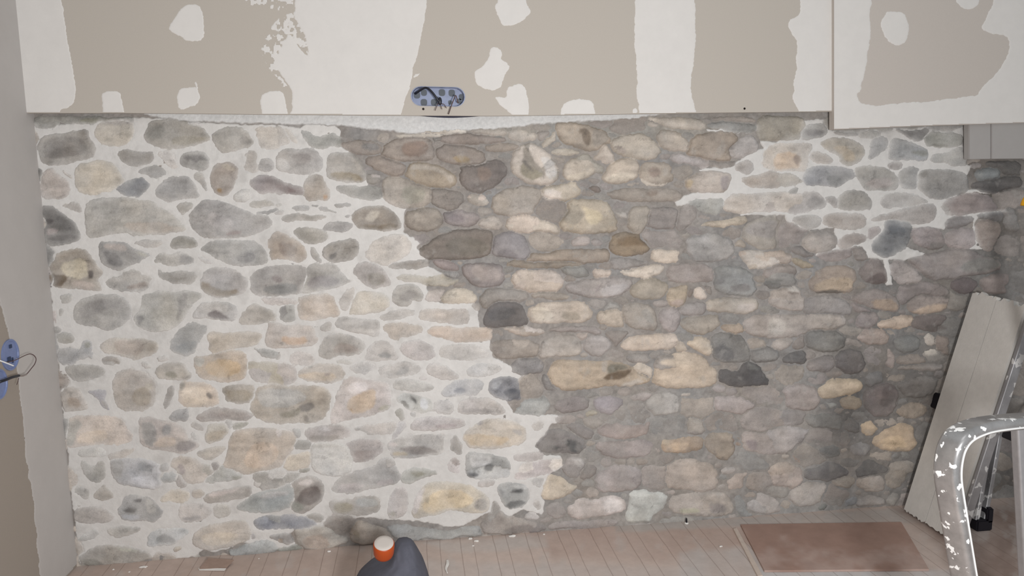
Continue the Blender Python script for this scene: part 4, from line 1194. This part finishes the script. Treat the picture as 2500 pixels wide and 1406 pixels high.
for px, py in ((1033.5, 266), (1818, 265)):        # open screw holes
    bm = bmesh.new(); c = toward(px, py, YB - .0012)
    vs = [bm.verts.new(c + Vector((a, 0, b))) for a, b in circ(.0030, 10)]; bm.faces.new(vs)
    g = bmesh.ops.extrude_face_region(bm, geom=bm.faces[:])
    for v in g['geom']:
        if isinstance(v, bmesh.types.BMVert): v.co.y += .0015
    h = bm_obj('screw_hole', bm, mat('screw_hole_dark', (.02, .015, .012)), None); adopt(wall_upper, h); structure(h)
# grey boxing under the right-hand board
M_GREY = mat('grey_boxing', alb('8f8b88', 2430, 345) * 1.0, rough=.8, mottle=.02, mscale=40)
pts = [(2366, 302), (2419, 300), (2419, 388), (2366, 389)]
bx = structure(slab('trim_1', [toward(x, y, -.024) for x, y in pts], (0, .022, 0), M_GREY))
pts = [(2421, 300), (2900, 288), (2900, 384), (2421, 388)]
structure(slab('trim_2', [toward(x, y, -.026) for x, y in pts], (0, .024, 0), M_GREY))

XL = float((on_y(np.array(76.), np.array(280.), .0)[0] + on_y(np.array(182.), np.array(1380.), .0)[0]) / 2)
M_LEFTB = mat('left_board_shaded', alb('978c80', 900, 560), rough=.9, mottle=.02, mscale=300, spec=.15)  # darker board colour carries the weaker light on the left wall
M_LCOMP = mat('left_compound_shaded', alb('b3aeaa', 1000, 560), rough=.8, mottle=.03, mscale=12, bump=.12, bscale=90, spec=.3)  # same compound, darkened in colour because this wall is less lit
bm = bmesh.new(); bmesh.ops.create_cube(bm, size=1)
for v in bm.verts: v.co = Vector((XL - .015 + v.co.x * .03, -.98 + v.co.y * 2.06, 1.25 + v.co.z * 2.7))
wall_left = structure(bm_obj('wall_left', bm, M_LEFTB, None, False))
P_LW = [np.array(s.split(), float) for s in ['-1400 -900 400 -900 400 1440 104 1440 96 1400 94 1370 88 1330 90 1300 82 1262 84 1235 76 1200 77 1180 67 1165 70 1140 62 1128 60 1060 55 1010 51 990 48 955 44 915 38 880 32 855 24 835 18 805 12 780 4 752 -12 700 -1400 200']]
lp = lambda X, Y: on_x(X, Y, XL)
def skip_left(X, Y):
    P = on_x(X, Y, XL); return (P[..., 1] > .045) | (P[..., 1] < -1.98) | (P[..., 2] < .004)
def lw_hole(cx, cy, r): return cx, cy, r
compound('joint_compound', P_LW, 0, -600, 240, -350, 1435, wall_left, proj=lp, normal=(1, 0, 0), m=M_LCOMP, skip=skip_left, wob=2.0, step=2.5)

# ---------------------------------------------------------------- floor
fx = np.arange(XL - .02, 3.2, .006); fy = np.arange(-1.6, .03, .006); FX, FY = np.meshgrid(fx, fy)
FP = np.stack([FX, FY, np.zeros_like(FX)], -1); U, V = to_px(FP)
FC = np.zeros(FX.shape + (3,)) + alb('b7a397', 1300, 1000) * 1.04
FC = FC * (1 + .10 * fbm(FX * 400, FY * 120, 60, 2, 4))[..., None]
def fpatch(hx, poly, soft, amt, ref=(1300, 1000)):
    global FC
    p = np.array(poly.split(), float).reshape(-1, 2)
    s = sdist(p, U + 8 * fbm(U, V, 40, 1), V + 5 * fbm(U, V, 30, 2)); w = (sstep(-soft, soft, s) * amt * np.clip(.8 + .5 * fbm(U, V, 50, 4, 4), 0, 1))[..., None]
    FC = FC * (1 - w) + alb(hx, *ref) * w
fpatch('a98b7c', '1280 1290 1560 1285 1800 1280 1860 1330 1700 1350 1600 1370 1350 1360', 14, .55)
fpatch('b4aba6', '1660 1350 1900 1330 1960 1440 1660 1440', 10, .75)
fpatch('b5afaa', '1040 1325 1330 1305 1340 1335 1100 1350', 8, .6)
fpatch('b5aeaa', '1040 1370 1700 1385 1700 1440 1040 1440', 10, .5)
fpatch('a88c7c', '60 1385 600 1360 900 1350 890 1440 60 1440', 14, .45)
fpatch('a8a19b', '1500 1280 2230 1240 2240 1275 1800 1285 1500 1300', 6, .8)
fpatch('b9b9ba', '1850 1388 2330 1390 2340 1460 1860 1460', 7, .85)
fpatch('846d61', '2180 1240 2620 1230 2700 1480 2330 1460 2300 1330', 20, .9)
fl_dust = (sstep(.15, .5, fbm(U, V, 46, 3, 5, .62)) * .35)[..., None]
FC = FC * (1 - fl_dust) + alb('b8b0aa') * fl_dust
M_FLOOR = mat('dusty_wood_boards', attr='col', rough=.75, mottle=.07, mscale=30, bump=.2, bscale=120, spec=.25)
nt = M_FLOOR.node_tree; N = nt.nodes; L = nt.links        # dark joints between the narrow boards
bs = N['Principled BSDF']; src = bs.inputs['Base Color'].links[0].from_socket
tc = N.new('ShaderNodeTexCoord'); sx = N.new('ShaderNodeSeparateXYZ'); L.new(tc.outputs['Object'], sx.inputs[0])
wn = N.new('ShaderNodeTexNoise'); wn.inputs['Scale'].default_value = 9; L.new(tc.outputs['Object'], wn.inputs['Vector'])
ad = N.new('ShaderNodeMath'); ad.operation = 'MULTIPLY_ADD'; ad.inputs[1].default_value = .006; L.new(wn.outputs['Fac'], ad.inputs[0]); L.new(sx.outputs['X'], ad.inputs[2])
PER = float(on_z(np.array(1600.), np.array(1290.))[0] - on_z(np.array(1445.), np.array(1299.))[0]) / 2
X0 = float(on_z(np.array(1600.), np.array(1290.))[0])
last = None
for ph in (0.0, .39):
    a1 = N.new('ShaderNodeMath'); a1.operation = 'ADD'; a1.inputs[1].default_value = -X0 - ph * PER + .003 + 50 * PER; L.new(ad.outputs[0], a1.inputs[0])
    md = N.new('ShaderNodeMath'); md.operation = 'MODULO'; md.inputs[1].default_value = PER; L.new(a1.outputs[0], md.inputs[0])
    lt = N.new('ShaderNodeMath'); lt.operation = 'LESS_THAN'; lt.inputs[1].default_value = .0022 if ph else .0026; L.new(md.outputs[0], lt.inputs[0])
    if last is None: last = lt.outputs[0]
    else:
        mxx = N.new('ShaderNodeMath'); mxx.operation = 'MAXIMUM'; L.new(last, mxx.inputs[0]); L.new(lt.outputs[0], mxx.inputs[1]); last = mxx.outputs[0]
fac = N.new('ShaderNodeMath'); fac.operation = 'MULTIPLY'; fac.inputs[1].default_value = .34; L.new(last, fac.inputs[0])
mx = N.new('ShaderNodeMix'); mx.data_type = 'RGBA'; L.new(fac.outputs[0], mx.inputs['Factor']); L.new(src, mx.inputs[6]); mx.inputs[7].default_value = (*lin('6a5348'), 1)
L.new(mx.outputs[2], bs.inputs['Base Color'])
structure(link('floor', sheet_mesh('floor', FP[::-1], np.ones((FX.shape[0] - 1, FX.shape[1] - 1), bool), FC[::-1]), M_FLOOR))

# brown hardboard sheet lying on the boards
def fz(px, py, z=0.): return Vector(on_z(np.array(float(px)), np.array(float(py)), z))
M_HARD = mat('brown_hardboard', attr='col', rough=.7, mottle=.10, mscale=14, spec=.3, bump=.1)
def hard_sheet(q, z0, z1):
    n, m_ = 90, 40; P = np.zeros((m_, n, 3))
    for j in range(m_):
        for i in range(n):
            a = q[0].lerp(q[1], i / (n - 1)); b = q[3].lerp(q[2], i / (n - 1)); P[j, i] = a.lerp(b, j / (m_ - 1))
    P[..., 2] = z1; u, v = to_px(P)
    c = np.zeros(P.shape) + alb('8f6f60', 2000, 1150)
    for hx, amt, k, sc_ in (('a69086', .55, 2, 60), ('7c5b4d', .4, 5, 70)):
        w = (sstep(-.1, .7, fbm(u, v * 1.6, sc_, k, 4, .6) + (.25 if k == 2 else 0) * (v - 1330) / 40) * amt)[..., None]; c = c * (1 - w) + alb(hx, 2000, 1150) * w
    me = sheet_mesh('hardboard_sheet', P[::-1], np.ones((m_ - 1, n - 1), bool), c[::-1]); bm = bmesh.new(); bm.from_mesh(me)
    g = bmesh.ops.extrude_face_region(bm, geom=bm.faces[:])
    for v_ in g['geom']:
        if isinstance(v_, bmesh.types.BMVert): v_.co.z = z0
    bmesh.ops.recalc_face_normals(bm, faces=bm.faces)
    bm.to_mesh(me); bm.free()
    for p_ in me.polygons: p_.use_smooth = False
    return link('hardboard_sheet', me, M_HARD)
sheet = hard_sheet([fz(1808, 1280, .006), fz(2200, 1274, .006), fz(2268, 1389, .006), fz(1866, 1392, .006)], .0006, .006)
tag(sheet, 'reddish brown hardboard sheet lying flat on the floor boards at the wall foot', 'board')
strip = slab('wood_strip', [fz(1790, 1290, .005), fz(1799, 1288, .005), fz(1862, 1404, .005), fz(1850, 1406, .005)], (0, 0, -.0046), mat('pale_wood', alb('b3a294', 1800, 1200), rough=.7, mottle=.08), bev=.0008)
tag(strip, 'narrow pale wood strip along the left edge of the brown hardboard sheet', 'strip')

# ---------------------------------------------------------------- electrical boxes
M_BLUE = mat('blue_box_plastic', alb('808db0'), rough=.35, mottle=.12, mscale=50, spec=.5)
M_BDARK = mat('box_knockout_grey', alb('5d646c'), rough=.6)
M_BLACK = mat('black_cable_sheath', lin('1a1c26'), rough=.4, spec=.5)
M_WBROWN = mat('brown_wire', lin('5d4a48'), rough=.5)
M_WWHITE = mat('white_wire', alb('d8d8d8'), rough=.5)
def box_shell(name, outline, origin, depth, inward, m, parent):
    """open box: rim, side walls and back"""
    bm = bmesh.new(); inward = Vector(inward); c = sum(outline, Vector()) / len(outline)
    r0 = [bm.verts.new(p) for p in outline]; r1 = [bm.verts.new(c + (p - c) * .965) for p in outline]
    r2 = [bm.verts.new(c + (p - c) * .94 + inward * depth) for p in outline]; n = len(outline)
    for a, b in ((r0, r1), (r1, r2)):
        for k in range(n): bm.faces.new((a[k], a[(k + 1) % n], b[(k + 1) % n], b[k]))
    bm.faces.new(r2)
    return bm_obj(name, bm, m, parent, False)
ctr = toward(1070, 235, YB - .0015)
ebox = empty('electrical_box', ctr)
tag(ebox, 'long blue rounded electrical box set in the plasterboard above the stone wall', 'electrical box')
ol = [toward(x, y, YB - .0015) for x, y in stadium(1003, 1136, 210, 258, tilt=3)]
eshell = box_shell('shell', ol, ctr, .022, (0, 1, 0), M_BLUE, ebox)
for px, py, r in ((1018, 232, 8), (1035, 226, 7.5), (1079, 226, 8), (1103, 227, 8), (1127, 237, 7), (1035, 250, 8), (1060, 250, 8), (1121, 247, 6), (1099, 250, 5)):
    bm = bmesh.new(); c = toward(px, py, YB + .0195)
    vs = [bm.verts.new(c + Vector((a, 0, b))) for a, b in rrect(r * .0021, r * .0022, r * .0008)]; bm.faces.new(vs)
    g = bmesh.ops.extrude_face_region(bm, geom=bm.faces[:])
    for v in g['geom']:
        if isinstance(v, bmesh.types.BMVert): v.co.y += .0012
    bm_obj('knockout', bm, M_BDARK, eshell, False)
def cable(name, pts, r, m, root=None, off=.0, n=8):
    P = [toward(x, y, YB - d) for x, y, d in pts]
    return sweep(name, catmull(P, n), circ(r, 8), m, root)
cb = empty('cable', toward(1013, 228, YB)); tag(cb, 'thick black cable arching out of the long blue wall box with stripped wire ends', 'cable')
cable('sheath', [(1014, 229, -.006), (1024, 222, .004), (1036, 215, .012), (1045, 216, .016), (1055, 225, .018), (1065, 238, .018), (1073, 250, .016)], .0027, M_BLACK, cb)
bm = bmesh.new(); bmesh.ops.create_icosphere(bm, subdivisions=3, radius=1)
cc = toward(1074, 247, YB - .016)
for v in bm.verts: v.co = cc + Vector((v.co.x * .0052, v.co.y * .004, v.co.z * .0105))
bm_obj('connector', bm, M_BLACK, cb)
for pts in ([(1070, 251, .015), (1067, 258, .017), (1062, 270, .018)], [(1075, 254, .016), (1077, 260, .018), (1079, 267, .018)], [(1078, 253, .016), (1084, 255, .017), (1090, 264, .019)]):
    cable('wire_end', pts, .0009, M_WBROWN, cb)
c2 = cable('wire', [(1120, 250, .004), (1117, 249, .006), (1115, 238, .010), (1112, 233, .012), (1109, 240, .013), (1103, 255, .015), (1095, 279, .016)], .0013, M_WBROWN)
tag(c2, 'bent thin brown wire sticking out at the right of the long blue box', 'wire')
c3 = sweep('gap_cable', catmull([toward(x, y, -.006) for x, y in ((1010, 279), (1030, 281), (1060, 283.5), (1100, 285), (1140, 283.5), (1175, 281), (1195, 279))]), circ(.0028, 8), mat('dark_blue_cable', lin('25273c'), rough=.5))
tag(c3, 'dark cable lying in the gap under the upper plasterboard below the blue box', 'cable')
# the two boxes and the wires on the left wall
def lw(px, py, off=0.): return Vector(on_x(np.array(float(px)), np.array(float(py)), XL + off))
def round_box(px, py, r, label):
    c = lw(px, py, .002); e = empty('round_electrical_box', c); tag(e, label, 'electrical box')
    ol = [c + Vector((0, a, b)) for a, b in circ(r, 28)]
    bm = bmesh.new(); n = len(ol)
    r0 = [bm.verts.new(p + Vector((-.002, 0, 0))) for p in ol]; r1 = [bm.verts.new(p + Vector((.001, 0, 0))) for p in ol]
    r2 = [bm.verts.new(c + (p - c) * .9 + Vector((.001, 0, 0))) for p in ol]; r3 = [bm.verts.new(c + (p - c) * .86 + Vector((-.0012, 0, 0))) for p in ol]
    for a, b in ((r0, r1), (r1, r2), (r2, r3)):
        for k in range(n): bm.faces.new((a[k], a[(k + 1) % n], b[(k + 1) % n], b[k]))
    bm.faces.new(r3); bm_obj('shell', bm, mat('round_box_blue', alb('6376a8', 700, 800), rough=.4, mottle=.1), e, False)
    return e, c
e1, c1 = round_box(26, 866, .036, 'upper of the two round blue electrical boxes on the left wall')
for dy, dz, w, h in ((.003, .019, .009, .008), (-.008, -.009, .012, .011), (.006, -.014, .004, .012)):
    bm = bmesh.new(); bmesh.ops.create_cube(bm, size=1)
    for v in bm.verts: v.co = c1 + Vector((.0002 + v.co.x * .002, dy + v.co.y * w, dz + v.co.z * h))
    bm_obj('slot', bm, mat('slot_grey', lin('3a4660')), e1, False)
e2, c2_ = round_box(-2, 938, .034, 'lower of the two round blue electrical boxes on the left wall')
wl = empty('left_cable', lw(2, 930, .01)); tag(wl, 'black cable with looping brown wire coming out of the round boxes on the left wall', 'cable')
def lwire(name, pts, r, m, root): return sweep(name, catmull([lw(x, y, d) for x, y, d in pts], 8), circ(r, 8), m, root, up=Vector((1, 0, 0)))
lwire('sheath', [(-12, 938, .003), (0, 932, .014), (15, 927, .020), (30, 921, .022), (46, 917, .022)], .0032, M_BLACK, wl)
lwire('loop_wire', [(44, 917, .022), (58, 916, .024), (66, 912, .026), (76, 900, .03), (85, 888, .032), (88, 876, .032), (82, 867, .03), (72, 864, .028), (58, 869, .024), (42, 877, .018), (28, 882, .012), (12, 884, .006), (-4, 878, .002)], .0010, M_WBROWN, wl)
lwire('stripped_end', [(46, 917, .022), (56, 917, .023), (64, 914, .025)], .0021, mat('stripped_end_grey', lin('8f8580'), rough=.5), wl)
lwire('short_wire', [(46, 922, .022), (44, 930, .022), (41, 939, .023)], .0008, M_WBROWN, wl)
ww = lwire('white_wire', [(-8, 878, .004), (2, 881, .012), (18, 887, .018), (33, 893, .022)], .0016, M_WWHITE, None)
tag(ww, 'short straight white wire end in front of the upper round blue box', 'wire')

# ---------------------------------------------------------------- grey bundle and orange tub at the bottom
M_CLOTH = mat('dark_grey_cloth', lin('5a5b65') * .95, rough=.9, mottle=.16, mscale=22, bump=.6, bscale=60)
yh = -.42
def surf(name, outline_px, y, depth, m, nz=26, nu=40):
    """a soft rounded body whose silhouette follows the outline"""
    bm = bmesh.new(); rings = []
    for py, xl, xr, d in outline_px:
        a = toward(xl, py, y); b = toward(xr, py, y); c = (a + b) / 2; rx = (b - a).length / 2; ring = []
        for k in range(nu):
            t = 2 * math.pi * k / nu; ct, st = math.cos(t), math.sin(t)
            ct = math.copysign(abs(ct) ** .85, ct); st = math.copysign(abs(st) ** .85, st)
            wr_ = 1 + .05 * math.sin(3 * t + py * .03) + .04 * math.sin(7 * t + py * .07) + .02 * math.sin(13 * t - py * .11)
            ring.append(bm.verts.new(c + Vector((ct * rx, st * d * wr_, 0))))
        rings.append(ring)
    for a, b in zip(rings, rings[1:]):
        for k in range(nu): bm.faces.new((a[k], a[(k + 1) % nu], b[(k + 1) % nu], b[k]))
    bm.faces.new(rings[0]); bm.faces.new(rings[-1])
    bmesh.ops.subdivide_edges(bm, edges=bm.edges[:], cuts=1, use_grid_fill=True, smooth=.3)
    return bm_obj(name, bm, m, None, True)
rows = [(1318.5, 984, 992, .006), (1320, 974, 1000, .015), (1324, 966, 1006, .026), (1332, 961, 1012, .037), (1345, 958, 1019, .046), (1360, 950, 1027, .055), (1368, 932, 1031, .064), (1378, 908, 1035, .075), (1390, 889, 1039, .085), (1406, 871, 1044, .095), (1430, 858, 1050, .102), (1470, 850, 1056, .106), (1506, 846, 1058, .104)]
zb = toward(950, 1506, yh).z
bundle = surf('cloth_bundle', rows, yh, .08, M_CLOTH)
for v in bundle.data.vertices:
    if v.co.z < .004: v.co.z = .002
    v.co.z -= 0
zmin = min(v.co.z for v in bundle.data.vertices)
if zmin > .003:
    for v in bundle.data.vertices:
        if v.co.z < zmin + .03: v.co.z = .002 + (v.co.z - zmin)
tag(bundle, 'dark grey bundled work cloth at the bottom edge beside the orange tub', 'cloth')
tubc = toward(937, 1338, yh - .075)
tub = empty('orange_tub', tubc); tag(tub, 'small orange plastic tub with pale round lid leaning on the grey cloth bundle', 'tub')
ax = Vector((.06, -.38, 1)).normalized(); S, U_ = frame_at(ax, Vector((0, -1, 0)))
def lathe(name, c, ax, prof, m, parent, n=40, su=(1, 1)):
    bm = bmesh.new(); S, U2 = frame_at(ax, Vector((0, -1, 0))); rings = []
    for r, h in prof: rings.append([bm.verts.new(c + ax * h + S * (r * su[0] * math.cos(2 * math.pi * k / n)) + U2 * (r * su[1] * math.sin(2 * math.pi * k / n))) for k in range(n)])
    for a, b in zip(rings, rings[1:]):
        for k in range(n): bm.faces.new((a[k], a[(k + 1) % n], b[(k + 1) % n], b[k]))
    bm.faces.new(rings[0]); bm.faces.new(rings[-1]); return bm_obj(name, bm, m, parent, True)
pm = .00085 * 1.0
lathe('tub_body', tubc, ax, [(.017, -.021), (.0195, -.019), (.0215, -.012), (.0222, 0), (.0222, .0125), (.0212, .014), (.0200, .0145)], mat('orange_plastic', lin('a84616') * 1.0, rough=.45, spec=.4), tub)
lathe('lid', tubc, ax, [(.0205, .0125), (.0204, .0150), (.0196, .0162), (.012, .0166), (.002, .0167)], mat('pale_lid', alb('bab0a7'), rough=.6), tub)

# ---------------------------------------------------------------- work platform standing on end against the wall
M_ALU = mat('brushed_aluminium', alb('9a999c'), rough=.42, metal=.55, mottle=.12, mscale=30, splat=(38, .60, (.62, .61, .60)))
M_DECK = mat('grey_ribbed_deck', alb('a6a29c', 2350, 1000), rough=.7, mottle=.05, mscale=50, spec=.3, bump=.2)
M_RUB = mat('black_rubber', lin('1c1a20'), rough=.6)
BL = toward(2207, 1234, -.030); BR = fz(2318, 1318, .004); BL.z = .006
TL = toward(2375, 713, -.030)
up_v = TL - BL; side = BR - BL; side = side - up_v.normalized() * side.dot(up_v.normalized()) * .55
nrm = up_v.cross(side).normalized()
if nrm.y > 0: nrm = -nrm
plat = empty('work_platform', BL); tag(plat, 'pale grey ribbed work platform stood on end, leaning against the right of the stone wall', 'work platform')
def dk(u, v, n=0.): return BL + side * u + up_v * v + nrm * n
mid = .47
def ragged(u0, u1, name):
    bm = bmesh.new(); n = 14; top = []; bot = []; random.seed(int(u0 * 100) + 3)
    for k in range(n + 1):
        u = u0 + (u1 - u0) * k / n
        top.append(dk(u, 1 + random.uniform(-.010, .012) - .02 * u)); bot.append(dk(u, random.uniform(-.004, .008)))
    ft = [bm.verts.new(p) for p in top]; fb = [bm.verts.new(p) for p in bot]
    bt = [bm.verts.new(p - nrm * .016) for p in top]; bb = [bm.verts.new(p - nrm * .016) for p in bot]
    for k in range(n):
        bm.faces.new((fb[k], fb[k + 1], ft[k + 1], ft[k])); bm.faces.new((bb[k + 1], bb[k], bt[k], bt[k + 1]))
        bm.faces.new((ft[k], ft[k + 1], bt[k + 1], bt[k])); bm.faces.new((fb[k + 1], fb[k], bb[k], bb[k + 1]))
    bm.faces.new((fb[0], ft[0], bt[0], bb[0])); bm.faces.new((ft[n], fb[n], bb[n], bt[n]))
    return bm_obj(name, bm, M_DECK, plat, False)
ragged(0, mid, 'deck_plank'); ragged(mid + .012, 1.0, 'deck_plank')
def bar(name, a, b, w, d, m, parent, up=None, smooth=False):
    return sweep(name, [a, a + (b - a) * .5, b], rrect(w, d, min(w, d) * .2), m, parent, up=up or Vector((0, -1, 0)), smooth=smooth)
bar('side_rail', dk(1.09, .02, -.012), dk(1.09, .96, -.012), .012, .026, M_ALU, plat, up=nrm)
bar('side_rail', dk(.03, .06, -.034), dk(.03, .94, -.034), .010, .018, M_ALU, plat, up=nrm)
cross = bar('crossbar', dk(-.10, .50, -.034), dk(1.22, .50, -.034), .018, .018, M_ALU, plat, up=nrm)
for u in (-.16, 1.28):
    q = bar('end_cap', dk(u - .07, .50, -.030), dk(u + .08, .50, -.030), .048, .030, M_RUB, plat, up=nrm); 
bar('hinge_bar', dk(1.15, .49, -.05), toward(2530, 987, -.08), .014, .014, M_RUB, plat)
ft = fz(2390, 1290, .0)
topl = toward(2428, 1045, ft.y + .03)
for dx in (-.012, .014):
    bar('leg', topl + Vector((dx, 0, 0)), ft + Vector((dx - .004, 0, .03)), .013, .024, M_ALU, plat)
bm = bmesh.new(); bmesh.ops.create_cube(bm, size=1)
for v in bm.verts: v.co = ft + Vector((v.co.x * .050 + .002, v.co.y * .04, .017 + v.co.z * .034))
bmesh.ops.bevel(bm, geom=bm.edges[:], offset=.004, segments=2, affect='EDGES'); bm_obj('rubber_foot', bm, M_RUB, plat, False)
bm = bmesh.new(); bmesh.ops.create_cube(bm, size=1)
for v in bm.verts: v.co = ft + Vector((v.co.x * .020 + .018, v.co.y * .04, .045 + v.co.z * .045))
bmesh.ops.bevel(bm, geom=bm.edges[:], offset=.004, segments=2, affect='EDGES'); bm_obj('rubber_foot', bm, M_RUB, plat, False)

# ---------------------------------------------------------------- aluminium step stool in front
yl = -.95
M_LAD = mat('paint_spotted_aluminium', alb('a3a2a2'), rough=.30, metal=.7, mottle=.22, mscale=30, splat=(62, .605, (.85, .85, .84)))
path = [(2660, 1022), (2560, 1024), (2480, 1029), (2410, 1037), (2372, 1047), (2342, 1063), (2324, 1088), (2315, 1122), (2313, 1160), (2318, 1200), (2328, 1260), (2338, 1320), (2350, 1390), (2366, 1480)]
pp = [toward(x, y, yl + (.10 * max(0, (x - 2330)) / 330)) for x, y in path]
d = (pp[-1] - pp[-2]).normalized(); pp.append(pp[-1] + d * ((pp[-1].z - .012) / -d.z))
lad = empty('step_stool', (pp[-1].x, pp[-1].y, 0)); tag(lad, 'paint spattered aluminium step stool with a rounded handrail at the right foreground', 'step stool')
rail = sweep('handrail', catmull(pp, 8), rrect(.021, .040, .008, 5), M_LAD, lad, up=Vector((.42, -1, 0)).normalized())
rib = []
cp = catmull(pp, 8)
for i, q in enumerate(cp):
    T = cp[min(i + 1, len(cp) - 1)] - cp[max(i - 1, 0)]; S, U = frame_at(T, Vector((.42, -1, 0)).normalized()); rib.append(q - S * .0035 + U * .0200 if False else q + S * (-.0045) + U * .0198)
sweep('rib', rib, circ(.0017, 8), mat('ridge_highlight_aluminium', (.86, .86, .85), rough=.45, metal=.2), rail)  # near-white rib, the highlight along the ridge put into its colour
cpts = catmull(pp, 8); S0 = Vector((-.42, -1, 0)).normalized()
a = toward(2493, 1030, yl + .16); b = toward(2512, 1406, yl + .16); b = a + (b - a) * ((a.z - .012) / (a.z - b.z))
bar('rear_leg', a, b, .032, .020, mat('dull_aluminium', alb('9d9b9d'), rough=.45, metal=.5, mottle=.08), lad)
for q in (pp[-1], b):
    bm = bmesh.new(); bmesh.ops.create_cube(bm, size=1)
    for v in bm.verts: v.co = Vector((q.x, q.y, .014)) + Vector((v.co.x * .045, v.co.y * .05, v.co.z * .028))
    bmesh.ops.bevel(bm, geom=bm.edges[:], offset=.004, segments=2, affect='EDGES'); bm_obj('rubber_foot', bm, M_RUB, lad, False)
s1 = toward(2640, 1150, yl + .06)
bar('tread', toward(2610, 1260, yl + .12), toward(2760, 1262, yl + .12), .03, .12, M_LAD, lad)

# yellow topped pole at the right edge
pt = toward(2513, 500, -.42); pb = toward(2575, 1340, -.46); pb = pt + (pb - pt) * (pt.z - .003) / (pt.z - pb.z)
pole = empty('yellow_topped_pole', (pb.x, pb.y, 0)); tag(pole, 'grey pole with a yellow plastic top, cut off by the right edge of the photo', 'pole')
sweep('pole', [pt, (pt + pb) / 2, pb], circ(.0110, 16), mat('grey_tube', alb('9c9995', 2400, 500), rough=.5), pole)
sweep('yellow_cap', catmull([pt + Vector((-.001, 0, -.003)), pt + Vector((.001, 0, .012)), pt + Vector((.004, 0, .022))], 4), lambda t: circ(.0172 * math.sqrt(max(1 - t * t * .93, .01)), 18), mat('yellow_plastic', lin('dfa414'), rough=.45), pole)

# ---------------------------------------------------------------- small bits on the floor
M_CRUMB = mat('plaster_crumb_white', alb('d6d2cc'), rough=.95, mottle=.06)
M_CARD = mat('brown_card', alb('8d7465', 600, 1200), rough=.85, mottle=.1)
def crumb(px, py, s, asp=1.0, seed=0, z0=0.):
    random.seed(seed); bm = bmesh.new(); bmesh.ops.create_icosphere(bm, subdivisions=2, radius=1)
    c = fz(px, py); 
    for v in bm.verts:
        k = 1 + random.uniform(-.25, .2); v.co = Vector((v.co.x * s * asp * k, v.co.y * s * .8 * k, max(v.co.z * s * .6 * k, -s * .35)))
    zm = min(v.co.z for v in bm.verts)
    for v in bm.verts: v.co += Vector((c.x, c.y, z0 - zm))
    return bm_obj('plaster_crumb', bm, M_CRUMB, None, False)
CRL = ['largest flat white plaster crumb, touching the wall foot right of the grey bundle', 'white plaster crumb, left one of the close pair right of the grey bundle',
 'white plaster crumb, right one of the close pair right of the grey bundle', 'tiny white plaster crumb at the wall foot where the white pointing ends', 'lone white plaster crumb on the boards left of the brown hardboard sheet',
 'white plaster crumb on the boards left of the orange tub', 'tiny white plaster crumb on the far left boards, nearest the left wall', 'tiny white plaster crumb between the far left speck and the long crumb',
 'long white plaster crumb under the large grey stone at bottom left', 'tiny white plaster crumb in front of the close pair of crumbs', 'tiny white speck of plaster at the wall foot right of the brown card scrap']
for k, (x, y, s, asp) in enumerate([(1250, 1310, .0055, 1.8), (1148, 1316, .004, 1.5), (1163, 1322, .0045, 1.6), (1328, 1305, .003, 1), (1760, 1335, .004, 1.2), (803, 1347, .004, 1.3), (277, 1391, .003, 1), (316, 1397, .003, 1), (349, 1386, .005, 2.2), (1155, 1333, .003, 1.2), (632, 1364, .002, 1)]):
    tag(crumb(x, y, s, asp, k), CRL[k], 'plaster crumb', 'plaster crumbs along the wall foot')
cz = slab('card_scrap', [fz(486, 1388, .004), fz(508, 1362, .012), fz(572, 1366, .010), fz(552, 1386, .004)], (0, 0, -.0015), M_CARD, bev=.0004)
tag(cz, 'torn brown card scrap on the floor boards below the left stones', 'card scrap')
cz = slab('white_sliver', [fz(484, 1386, .003), fz(552, 1387, .004), fz(548, 1392, .003), fz(486, 1391, .002)], (0, 0, -.0018), M_CRUMB, bev=.0004)
tag(cz, 'thin white plaster sliver lying along the lower edge of the brown card scrap', 'sliver')
pl = sweep('white_curl', catmull([fz(1092, 1366, .002), fz(1093, 1376, .004), fz(1089, 1388, .003), fz(1092, 1399, .003)], 6), lambda t: rrect(.003 + .005 * math.sin(math.pi * min(t + .15, 1)), .002, .0008), M_CRUMB, up=Vector((0, 0, 1)))
tag(pl, 'white curled plastic sliver on the floor boards right of the grey bundle', 'sliver')
sc_ = empty('wall_screw', fz(1676, 1279)); tag(sc_, 'small screw with a dark point standing at the foot of the wall', 'screw')
lathe('screw_head', fz(1676, 1279), Vector((0, 0, 1)), [(.006, .001), (.0065, .003), (.004, .005)], M_CRUMB, sc_, n=14)
lathe('screw_shank', fz(1676, 1279), Vector((0, 0, 1)), [(.0028, .004), (.0024, .014), (.0004, .020)], M_RUB, sc_, n=10)
ys = slab('curved_strap', [fz(1912, 1405, .003), fz(1924, 1378, .003), fz(1928, 1380, .003), fz(1918, 1406, .003)], (0, 0, -.0025), M_CRUMB, bev=.0004) if False else None
